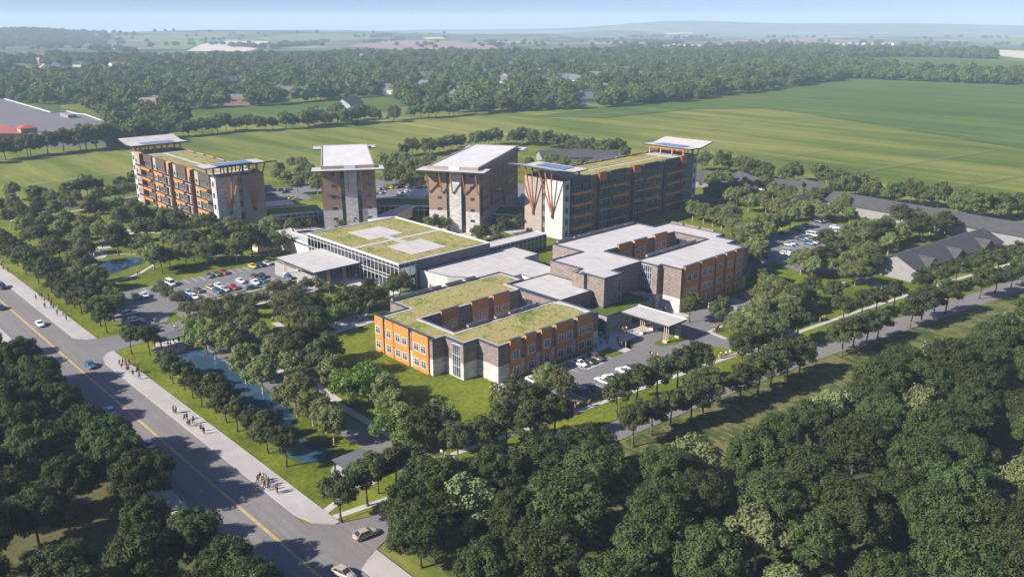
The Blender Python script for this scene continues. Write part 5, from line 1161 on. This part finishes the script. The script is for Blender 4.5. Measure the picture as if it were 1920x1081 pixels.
# ================================================================== vehicles
def loft(sections, name, mat):
    """sections: list of (x, [(y, z), ...]) half profiles from the bottom middle to the top middle"""
    m = M(); k = None
    rows = []
    for x, prof in sections:
        P = [(y, z) for y, z in prof] + [(-y, z) for y, z in reversed(prof)]
        rows.append([m.p(x, y, z) for y, z in P]); k = len(P)
    for a, b in zip(rows, rows[1:]):
        for i in range(k): j = (i + 1) % k; m.f.append((a[i], b[i], b[j], a[j]))
    m.f.append(tuple(rows[0])); m.f.append(tuple(rows[-1][::-1])); m.fixn = True
    me = m.mesh(name, mat, True)
    return me
def car_meshes(kind_):
    if kind_ == 'sedan':
        Ln, Wd, bel, top = 4.6, .88, .92, 1.42; cab = [(-1.85, .0), (-1.15, 1), (.25, 1), (1.05, .0)]; nose = .72; tail = .86
    elif kind_ == 'suv':
        Ln, Wd, bel, top = 4.7, .93, 1.08, 1.74; cab = [(-2.25, .0), (-1.95, 1), (.3, 1), (1.0, .0)]; nose = .9; tail = 1.02
    else:
        Ln, Wd, bel, top = 5.2, .98, 1.15, 2.0; cab = [(-2.5, .0), (-2.4, 1), (1.2, 1), (1.85, .0)]; nose = .95; tail = 1.1
    a = Ln / 2
    S = []
    for x, wf, zt, zb in ((-a, .72, tail - .2, .42), (-a + .12, .9, tail, .3), (-a + .5, .98, bel - .02, .26), (-.9, 1, bel, .24), (.5, 1, bel, .24), (1.1, 1, bel - .03, .25), (a - .5, .97, nose + .08, .27), (a - .12, .88, nose - .08, .32), (a, .68, nose - .24, .42)):
        y = Wd * wf; S.append((x, [(0, zb), (y * .9, zb), (y, zb + .18), (y * 1.0, (zb + zt) / 2), (y * .93, zt - .06), (y * .82, zt), (0, zt + .03)]))
    body = loft(S, 'body', 'paint_white_car')
    (x0, _), (x1, _), (x2, _), (x3, _) = cab
    g = M(); g.fixn = True; t = Wd * .74; w0 = Wd * .87
    gl = [(x0, w0, bel - .04), (x3, w0, bel - .04), (x2, t, top - .04), (x1, t, top - .04)]
    L_ = [g.p(x, y, z) for x, y, z in gl]; Rr = [g.p(x, -y, z) for x, y, z in gl]
    g.f += [tuple(L_), tuple(Rr[::-1])] + [(L_[i], Rr[i], Rr[(i + 1) % 4], L_[(i + 1) % 4]) for i in range(4)]
    glass = g.mesh('windows', 'glass')
    r = M(); r.fixn = True
    r.box(x1 - .04, x2 + .04, -t - .01, t + .01, top - .05, top + .02)
    for s in (-1, 1):
        for (xa, za, ya), (xb, zb, yb) in (((x0, bel - .04, w0), (x1, top - .04, t)), ((x3, bel - .04, w0), (x2, top - .04, t)), (((x0 + x3) / 2 - .1, bel - .04, w0 + .01), ((x1 + x2) / 2 - .1, top - .04, t + .01))):
            r.bar((xa, s * ya, za), (xb, s * yb, zb), .055)
    roof = r.mesh('roof', 'paint_white_car')
    wr = .34 if kind_ == 'sedan' else .38
    wh = M().bar((0, -.12, 0), (0, .12, 0), wr, n=14).mesh('wheel', 'tyre'); rm = M().bar((0, -.13, 0), (0, .13, 0), wr * .58, n=10).mesh('rim', 'rim')
    hl = M().box(-.09, .09, -.16, .16, -.07, .07).mesh('headlight', 'headlamp'); tl = M().box(-.06, .06, -.17, .17, -.08, .08).mesh('taillight', 'taillamp')
    return dict(body=body, glass=glass, roof=roof, wh=wh, rm=rm, hl=hl, tl=tl, a=a, W=Wd, wr=wr, nose=nose, tail=tail)
CM = {k: car_meshes(k) for k in ('sedan', 'suv', 'van')}
def car(x, y, rot, kd, color, label, group=None, name='parked_car', cat='car', small=False):
    c = CM[kd]; e = empty(name, (x, y, .15), R(rot)); tag(e, label, cat, group); pm = MT['paint_' + color.replace(' ', '_') + '_car']
    for nm, me in (('body', c['body']), ('roof', c['roof'])):
        o = link(nm, me, e); o.material_slots[0].link = 'OBJECT'; o.material_slots[0].material = pm
    link('windows', c['glass'], e)
    for sx in (-1, 1):
        for sy in (-1, 1):
            w_ = link('wheel', c['wh'], e, (sx * c['a'] * .61, sy * (c['W'] - .11), c['wr']))
            if not small: link('rim', c['rm'], w_)
    if not small:
        for s in (-1, 1): link('headlight', c['hl'], e, (c['a'] - .13, s * c['W'] * .62, c['nose'] - .2)); link('taillight', c['tl'], e, (-c['a'] + .07, s * c['W'] * .62, c['tail'] - .17))
    return e
G1 = 'cars parked in the left-hand car park'
def cars(lst, group, where, **k):
    for i, q in enumerate(lst):
        x, y, rt, kd, co = q[:5]; nm = {'sedan': 'saloon', 'suv': 'estate car', 'van': 'van'}[kd]
        car(x, y, rt, kd, co, '%s %s %s, %s' % (co, nm, where, q[5] if len(q) > 5 else '%s from left' % nth(i)), group, cat='van' if kd == 'van' else 'car', name='parked_van' if kd == 'van' else 'parked_car', **k)
cars([(-126.7, -39.2, 0, 'suv', 'bronze'), (-126.9, -36.4, 0, 'sedan', 'white'), (-133.5, -28.4, 0, 'suv', 'blue'), (-133.5, -25.4, 0, 'van', 'white'), (-133.6, -12.2, 0, 'sedan', 'grey'), (-133.6, -9.5, 0, 'sedan', 'grey'), (-133.6, -6.7, 0, 'sedan', 'red'), (-133.6, 4.1, 0, 'sedan', 'yellow'), (-133.5, 7, 0, 'sedan', 'navy'), (-133.6, 9.8, 0, 'sedan', 'silver')], G1, 'in the far row, left car park')
cars([(-120.3, -28, 0, 'sedan', 'blue'), (-120.1, -25, 0, 'sedan', 'pale blue'), (-120, -22, 0, 'sedan', 'bronze'), (-120, -17.6, 0, 'sedan', 'beige'), (-120, -14.8, 0, 'sedan', 'white'), (-120, -7.2, 0, 'sedan', 'white'), (-119.8, -1.8, 0, 'suv', 'bronze'), (-120.3, 1.0, 0, 'sedan', 'black')], G1, 'in the upper part of the middle double row')
cars([(-114.6, -28.2, 0, 'sedan', 'navy'), (-114.6, -25.6, 0, 'sedan', 'white'), (-115.2, -17.6, 0, 'sedan', 'teal'), (-115.2, -14.9, 0, 'sedan', 'silver'), (-115, -12.2, 0, 'sedan', 'red'), (-115.2, -4.4, 0, 'sedan', 'white'), (-115.2, -1.7, 0, 'sedan', 'blue'), (-110.6, -7.8, 78, 'sedan', 'teal'), (-112.8, 6.8, 0, 'sedan', 'teal')], G1, 'in the lower part of the middle double row')
cars([(-112.2, -46.6, 82, 'suv', 'silver'), (-101.8, -48, 84, 'suv', 'navy'), (-104.6, -47.6, 84, 'suv', 'silver')], G1, 'parked sideways near the car park entrance')
cars([(5.2, 6.9, 0, 'sedan', 'white'), (5.5, 9.7, 0, 'suv', 'white'), (5.8, 12.5, 0, 'sedan', 'navy'), (5.9, 22.9, 0, 'sedan', 'white'), (6.2, 25.8, 0, 'sedan', 'black'), (6.3, 28.6, 0, 'suv', 'bronze')], 'cars parked below the orange wing', 'parked against the orange wing')
cars([(17.4, 11.2, 180, 'sedan', 'teal'), (17.4, 13.7, 180, 'sedan', 'bronze'), (17, 19, 180, 'sedan', 'white'), (17.2, 21.7, 180, 'sedan', 'white'), (17, 27.2, 180, 'suv', 'white'), (17, 29.9, 180, 'sedan', 'navy')], 'cars in the row opposite the orange wing', 'opposite the orange wing')
cars([(-28.2, 184.8, 0, 'sedan', 'black'), (-28.2, 195.8, 0, 'sedan', 'black'), (-28.3, 198.6, 0, 'sedan', 'silver'), (-28.2, 204, 0, 'sedan', 'grey'), (-28.4, 214.8, 0, 'suv', 'black'), (-28.4, 217.4, 0, 'sedan', 'grey')], 'cars in the shaded row of the right-hand car park', 'in the shaded right-hand row', small=True)
cars([(-18, 170, 0, 'sedan', 'silver'), (-18, 172.7, 0, 'sedan', 'pale blue'), (-18, 181, 0, 'sedan', 'black'), (-18, 183.6, 0, 'suv', 'teal'), (-17.8, 187, 0, 'sedan', 'black'), (-18.4, 190.6, 0, 'van', 'white'), (-17.6, 199, 0, 'sedan', 'black'), (-18.4, 210, 0, 'sedan', 'white')], 'cars in the middle of the right-hand car park', 'in the upper middle right-hand row', small=True)
cars([(-12.8, 177.4, 0, 'sedan', 'blue'), (-12.8, 180.2, 0, 'sedan', 'silver'), (-12.8, 183, 0, 'sedan', 'red'), (-12.8, 187.6, 0, 'suv', 'white'), (-12.7, 195.2, 0, 'sedan', 'white'), (-12.7, 198, 0, 'suv', 'white'), (-12.7, 200.8, 0, 'sedan', 'white'), (-12.7, 204.8, 0, 'sedan', 'blue'), (-12.6, 208, 0, 'sedan', 'white')], 'cars in the near row of the right-hand car park', 'in the lower middle right-hand row', small=True)
cars([(-12, 157, 0, 'sedan', 'white'), (-12, 160, 0, 'suv', 'silver')], 'cars at the mouth of the right-hand car park', 'at the near end of the right car park', small=True)
cars([(6, 84.6, 0, 'van', 'white'), (5.5, 100.6, 0, 'sedan', 'grey'), (5.5, 103.4, 0, 'sedan', 'red')], 'cars below the brick wing', 'in the hatched bays below the brick wing')
for i, p in enumerate(((652, 360), (664, 359), (712, 356), (722, 355), (735, 353), (745, 353), (752, 352), (765, 351), (783, 351))):
    x, y = W(*p); co = ('grey', 'navy', 'silver', 'grey', 'yellow', 'grey', 'black', 'silver', 'white')[i]; car(x, y, 130, 'sedan', co, '%s small car in the back row between the middle towers, %s from the left' % (co, nth(i)), 'cars seen between the middle towers', small=True)
for i, p in enumerate(((654, 366), (686, 365), (702, 364), (716, 363), (752, 362), (762, 361), (628, 364))):
    x, y = W(*p); co = ('grey', 'white', 'white', 'silver', 'silver', 'white', 'grey')[i]; car(x, y, 130, 'sedan', co, '%s small car in the front row between the middle towers, %s from the left' % (co, nth(i)), 'cars seen between the middle towers', small=True)
for i, p in enumerate(((528, 358), (540, 357), (536, 362), (541, 372), (549, 373), (556, 376), (508, 366))):
    x, y = W(*p); co = ('grey', 'silver', 'grey', 'silver', 'yellow', 'silver', 'black')[i]; car(x, y, 80, 'sedan', co, '%s small car just right of the left tower, %s of seven' % (co, nth(i)), 'cars seen right of the left tower', small=True)
car(*W(1582, 537), 0 + 96, 'sedan', 'silver', 'silver car driving on the lane right of the brick wing, by the pale tree', name='car'); car(*W(80, 395), 150 - 60, 'suv', 'navy', 'dark car driving on the far road at the left', name='car', small=True)
car(*W(990, 378), 130, 'sedan', 'white', 'white car just right of the third tower', small=True); car(*W(1000, 395), 130, 'sedan', 'white', 'second white car right of the third tower, nearer the terrace', small=True)
car(-145.6, -72.8 - .2, 180, 'sedan', 'blue', 'blue car on the main road nearest the left picture edge, before the side street', name='car'); car(-168, -67, 0, 'suv', 'black', 'black car at the very left edge on the main road', name='car')
car(-121, -68.6, 0, 'sedan', 'white', 'white car on the main road just right of the yellow line, above the side street', name='car'); car(-79.2, -68.4, 0, 'sedan', 'teal', 'teal car on the main road at the side street corner', name='car')
car(-48.6, -74.2, 180, 'sedan', 'pale blue', 'pale blue car in tree shade on the far side of the main road', name='car'); car(-27, -74.2, 180, 'sedan', 'silver', 'pale silver car in the far lane beside the big lower-left trees', name='car')
car(*W(686, 1006), 84, 'sedan', 'beige', 'beige saloon turning into the cross street at the lower junction', name='car'); car(*W(645, 1080), 12, 'sedan', 'beige', 'beige car cut off by the bottom edge at the lower junction', name='car')
car(-93.4, -47.4, 84, 'suv', 'black', 'large dark estate car leaving through the car park entrance', name='car')

# ================================================================== people
def person_meshes(seed, stride, arm, cloth_len):
    J = {'pel': (0, 0, .95), 'sp': (.01, 0, 1.18), 'ch': (.0, 0, 1.38), 'nk': (0, 0, 1.52), 'hd': (.02, 0, 1.66), 'tp': (.01, 0, 1.76),
         'hl': (0, .1, .90), 'kl': (stride * .45, .1, .5), 'fl': (stride * .75, .1, .08), 'tl': (stride * .75 + .16, .11, .04),
         'hr': (0, -.1, .90), 'kr': (-stride * .15, -.1, .5), 'fr': (-stride * .85, -.1, .10), 'tr': (-stride * .85 + .15, -.11, .04),
         'sl': (0, .19, 1.43), 'el': (-arm * .5, .25, 1.16), 'wl': (-arm * .3 + .06, .25, .92), 'dl': (-arm * .3 + .08, .25, .82),
         'sr': (0, -.19, 1.43), 'er': (arm * .5, -.25, 1.16), 'wr': (arm * .9 + .06, -.24, .94), 'dr': (arm * .9 + .1, -.24, .85)}
    Rd = dict(pel=.145, sp=.125, ch=.15, nk=.06, hd=.098, tp=.07, hl=.09, kl=.062, fl=.042, tl=.035, hr=.09, kr=.062, fr=.042, tr=.035, sl=.06, el=.042, wl=.032, dl=.03, sr=.06, er=.042, wr=.032, dr=.03)
    Ed = [('pel', 'sp'), ('sp', 'ch'), ('ch', 'nk'), ('nk', 'hd'), ('hd', 'tp'), ('pel', 'hl'), ('hl', 'kl'), ('kl', 'fl'), ('fl', 'tl'), ('pel', 'hr'), ('hr', 'kr'), ('kr', 'fr'), ('fr', 'tr'), ('ch', 'sl'), ('sl', 'el'), ('el', 'wl'), ('wl', 'dl'), ('ch', 'sr'), ('sr', 'er'), ('er', 'wr'), ('wr', 'dr')]
    def grow_(names, extra, nm, mat, root):
        ks = [k for k in J if k in names]; me = D.meshes.new(nm); me.from_pydata([J[k] for k in ks], [(ks.index(a), ks.index(b)) for a, b in Ed if a in ks and b in ks], [])
        o = D.objects.new(nm, me); COL.objects.link(o); md = o.modifiers.new('s', 'SKIN'); sb = o.modifiers.new('u', 'SUBSURF'); sb.levels = 1
        for i, k in enumerate(ks):
            v = me.skin_vertices[0].data[i]; v.radius = (Rd[k] + extra, Rd[k] + extra); v.use_root = k == root
        bpy.context.view_layer.update(); dg = bpy.context.evaluated_depsgraph_get(); r = D.meshes.new_from_object(o.evaluated_get(dg)); r.name = nm
        D.objects.remove(o); r.materials.clear(); r.materials.append(MT[mat]); r.polygons.foreach_set('use_smooth', [True] * len(r.polygons)); return r
    body = grow_(list(J), 0, 'body', 'skin', 'pel')
    top = grow_(['sp', 'ch', 'sl', 'sr', 'el', 'er', 'pel'], .02, 'top', 'cloth_white', 'ch'); leg = grow_(['pel', 'hl', 'kl', 'hr', 'kr'] + (['fl', 'fr'] if cloth_len else []), .018, 'trousers', 'cloth_navy', 'pel')
    h = M(); h.fixn = True
    for i in range(5):
        t = i / 4 * 1.9
        for j in range(10): q = j * .6283; h.p(.0 + math.cos(q) * math.sin(t) * .118 - .015, math.sin(q) * math.sin(t) * .105, 1.675 + math.cos(t) * .12)
    h.f = [(i * 10 + j, i * 10 + (j + 1) % 10, (i + 1) * 10 + (j + 1) % 10, (i + 1) * 10 + j) for i in range(4) for j in range(10)]
    return body, top, leg, h.mesh('hair', 'hair_brown', True)
PM = [person_meshes(0, .34, .2, True), person_meshes(1, .02, .05, True), person_meshes(2, .3, -.15, False), person_meshes(3, .05, .3, True), person_meshes(4, -.3, .2, True)]
pr_ = random.Random(9); TC = ['white', 'black', 'red', 'blue', 'orange', 'grey', 'pink', 'white', 'navy', 'tan']; BC = ['navy', 'black', 'tan', 'grey', 'blue', 'black']
def people(lst, where, group, walk=True, rot=None, z=.16):
    used = {}
    for p in sorted(lst):
        x, y = W(*p); b, t, l, h = PM[pr_.choice((0, 2, 4) if walk else (1, 3))]; tcn, bcn, hc = pr_.choice(TC), pr_.choice(BC), pr_.choice(['brown', 'black', 'blond'])
        used[(tcn, bcn)] = used.get((tcn, bcn), 0) + 1
        rz = R((rot if rot is not None else 0) + pr_.choice((0, 180)) + pr_.uniform(-20, 20)) if walk else pr_.uniform(0, 6.28)
        e = empty('person', (x, y, z), rz); s = pr_.uniform(.94, 1.08) * 1.06; e.scale = (s, s, s)
        n = used[(tcn, bcn)]
        tag(e, 'person in %s top and %s %s, %s%s' % (tcn, bcn, 'trousers', where, '' if n == 1 else ', %s such' % nth(n - 1)), 'person', group)
        link('body', b, e)
        for nm, me, mt in (('top', t, 'cloth_' + tcn), ('trousers', l, 'cloth_' + bcn), ('hair', h, 'hair_' + hc)):
            o = link(nm, me, e); o.material_slots[0].link = 'OBJECT'; o.material_slots[0].material = MT[mt]
def Z(x0, y0, s, *p): return [(x0 + a / s, y0 + b / s) for a, b in p]
people([(2, 492), (6, 494), (4, 503), (7, 507), (16, 513)], 'at the left edge', 'people on the pavement, far left', rot=0, z=.27)
people([(68, 563), (75, 558), (79, 561), (84, 567), (85, 579), (92, 566), (92, 562), (97, 578), (101, 582), (97, 571), (108, 593), (110, 585), (119, 594), (125, 602)], 'in the group above the side street', 'people on the pavement above the side street', rot=0, z=.27)
people(Z(200, 520, 6, (150, 1000), (175, 1045), (185, 985), (215, 1000), (228, 1020), (232, 1068), (250, 1075), (258, 990), (350, 1065), (362, 1078)) + [(250, 707), (258, 701), (262, 712)], 'on the pavement below the side street', 'people on the pavement below the side street', rot=0, z=.27)
people(Z(0, 720, 2.994, (978, 168), (990, 170), (1038, 210), (1052, 205), (1055, 240), (1067, 245), (1087, 228), (1130, 270), (1146, 285)), 'in the middle pavement group', 'people in the middle pavement group', rot=0, z=.27)
people(Z(0, 720, 2.994, (1448, 560), (1462, 548), (1470, 568), (1482, 550), (1486, 590), (1497, 556), (1508, 602), (1514, 600), (1508, 575), (1552, 612), (1558, 620)), 'in the nearest pavement cluster', 'people in the nearest pavement cluster', rot=0, z=.27)
people(Z(1120, 540, 8, (50, 750), (55, 850), (100, 790), (110, 750), (150, 850), (160, 790), (130, 800), (20, 740), (300, 790), (380, 670), (400, 660), (435, 665), (375, 690), (520, 700), (995, 375), (1020, 378)), 'on the paved entrance court', 'people on the entrance court', walk=False)
people(Z(1120, 540, 8, (310, 850), (340, 880), (365, 900), (425, 900)), 'beside the forecourt flower bed', 'people by the forecourt flower bed', walk=False)
people(Z(1120, 540, 8, (785, 1040), (820, 1060), (865, 1070), (905, 1075)), 'opposite the forecourt', 'people opposite the forecourt', walk=False)
people(Z(980, 560, 4.364, (1560, 270), (1578, 275), (1590, 272)), 'under the round forecourt tree', 'people under the round tree', walk=False, z=.2)
people(Z(980, 560, 4.364, (1608, 495), (1620, 490), (1662, 480), (1692, 470)), 'on the path right of the forecourt', 'people on the lower path', rot=90)
people(Z(980, 560, 4.364, (425, 925), (445, 915), (457, 908), (537, 888), (550, 882)), 'below the small car park', 'people on the path below the small car park', rot=90)
people(Z(960, 640, 8, (440, 450), (570, 395), (645, 380), (895, 260), (935, 250), (1180, 150), (1210, 140), (1255, 120)), 'at the foot of the orange wing', 'people along the foot of the orange wing', rot=90)
people(Z(480, 540, 6, (195, 390), (245, 388), (370, 465), (425, 510), (458, 505), (548, 570), (822, 455), (880, 485), (1148, 360), (1165, 375), (1208, 375)), 'near the garden clump', 'people on the garden paths', walk=False, z=.18)
people(Z(480, 380, 3.31, (600, 412), (618, 472), (628, 475), (690, 492), (703, 498), (718, 498), (745, 478), (772, 488)), 'outside the lit lobby', 'people outside the lobby', walk=False)
people(Z(200, 520, 6, (590, 755), (697, 785), (725, 790), (757, 745), (785, 800), (820, 745)), 'under the pond shelter', 'people under the pond shelter', walk=False, z=.22)
people(Z(200, 520, 6, (400, 700), (415, 700), (455, 708), (483, 705), (548, 525), (570, 522), (590, 525), (770, 600), (803, 600)), 'beside the car park entrance lane', 'people beside the entrance lane', walk=False)
people(Z(0, 380, 6, (1052, 610), (1085, 590), (1105, 590), (1120, 600), (1145, 585), (1178, 580), (1062, 625), (1340, 345), (1372, 332), (1402, 335), (1426, 335), (1180, 885), (1552, 815), (1575, 812)), 'by the upper pond', 'people by the upper pond', walk=False, z=.2)
people([(1537, 604), (1541, 603), (1545, 602), (1739, 533), (828, 858), (802, 848)], 'on the long lawn path', 'people on the long lawn path', rot=90)
# ================================================================== haze: the air itself, one even box
hb = M((0, 0, 0)); hb.box(-14500, 14500, -14500, 14500, -330, 118)
hz = hb.build('haze', 'white_trim'); tag(hz, kind='stuff'); hz.data.materials.clear()
hm = D.materials.new('haze_air'); hm.use_nodes = True; t = hm.node_tree; t.nodes.clear()
oo = t.nodes.new('ShaderNodeOutputMaterial'); pv_ = t.nodes.new('ShaderNodeVolumePrincipled'); t.links.new(pv_.outputs[0], oo.inputs['Volume'])
pv_.inputs['Color'].default_value = (.62, .80, 1.0, 1); pv_.inputs['Density'].default_value = 0.00015; pv_.inputs['Anisotropy'].default_value = 0.0
hz.data.materials.append(hm)
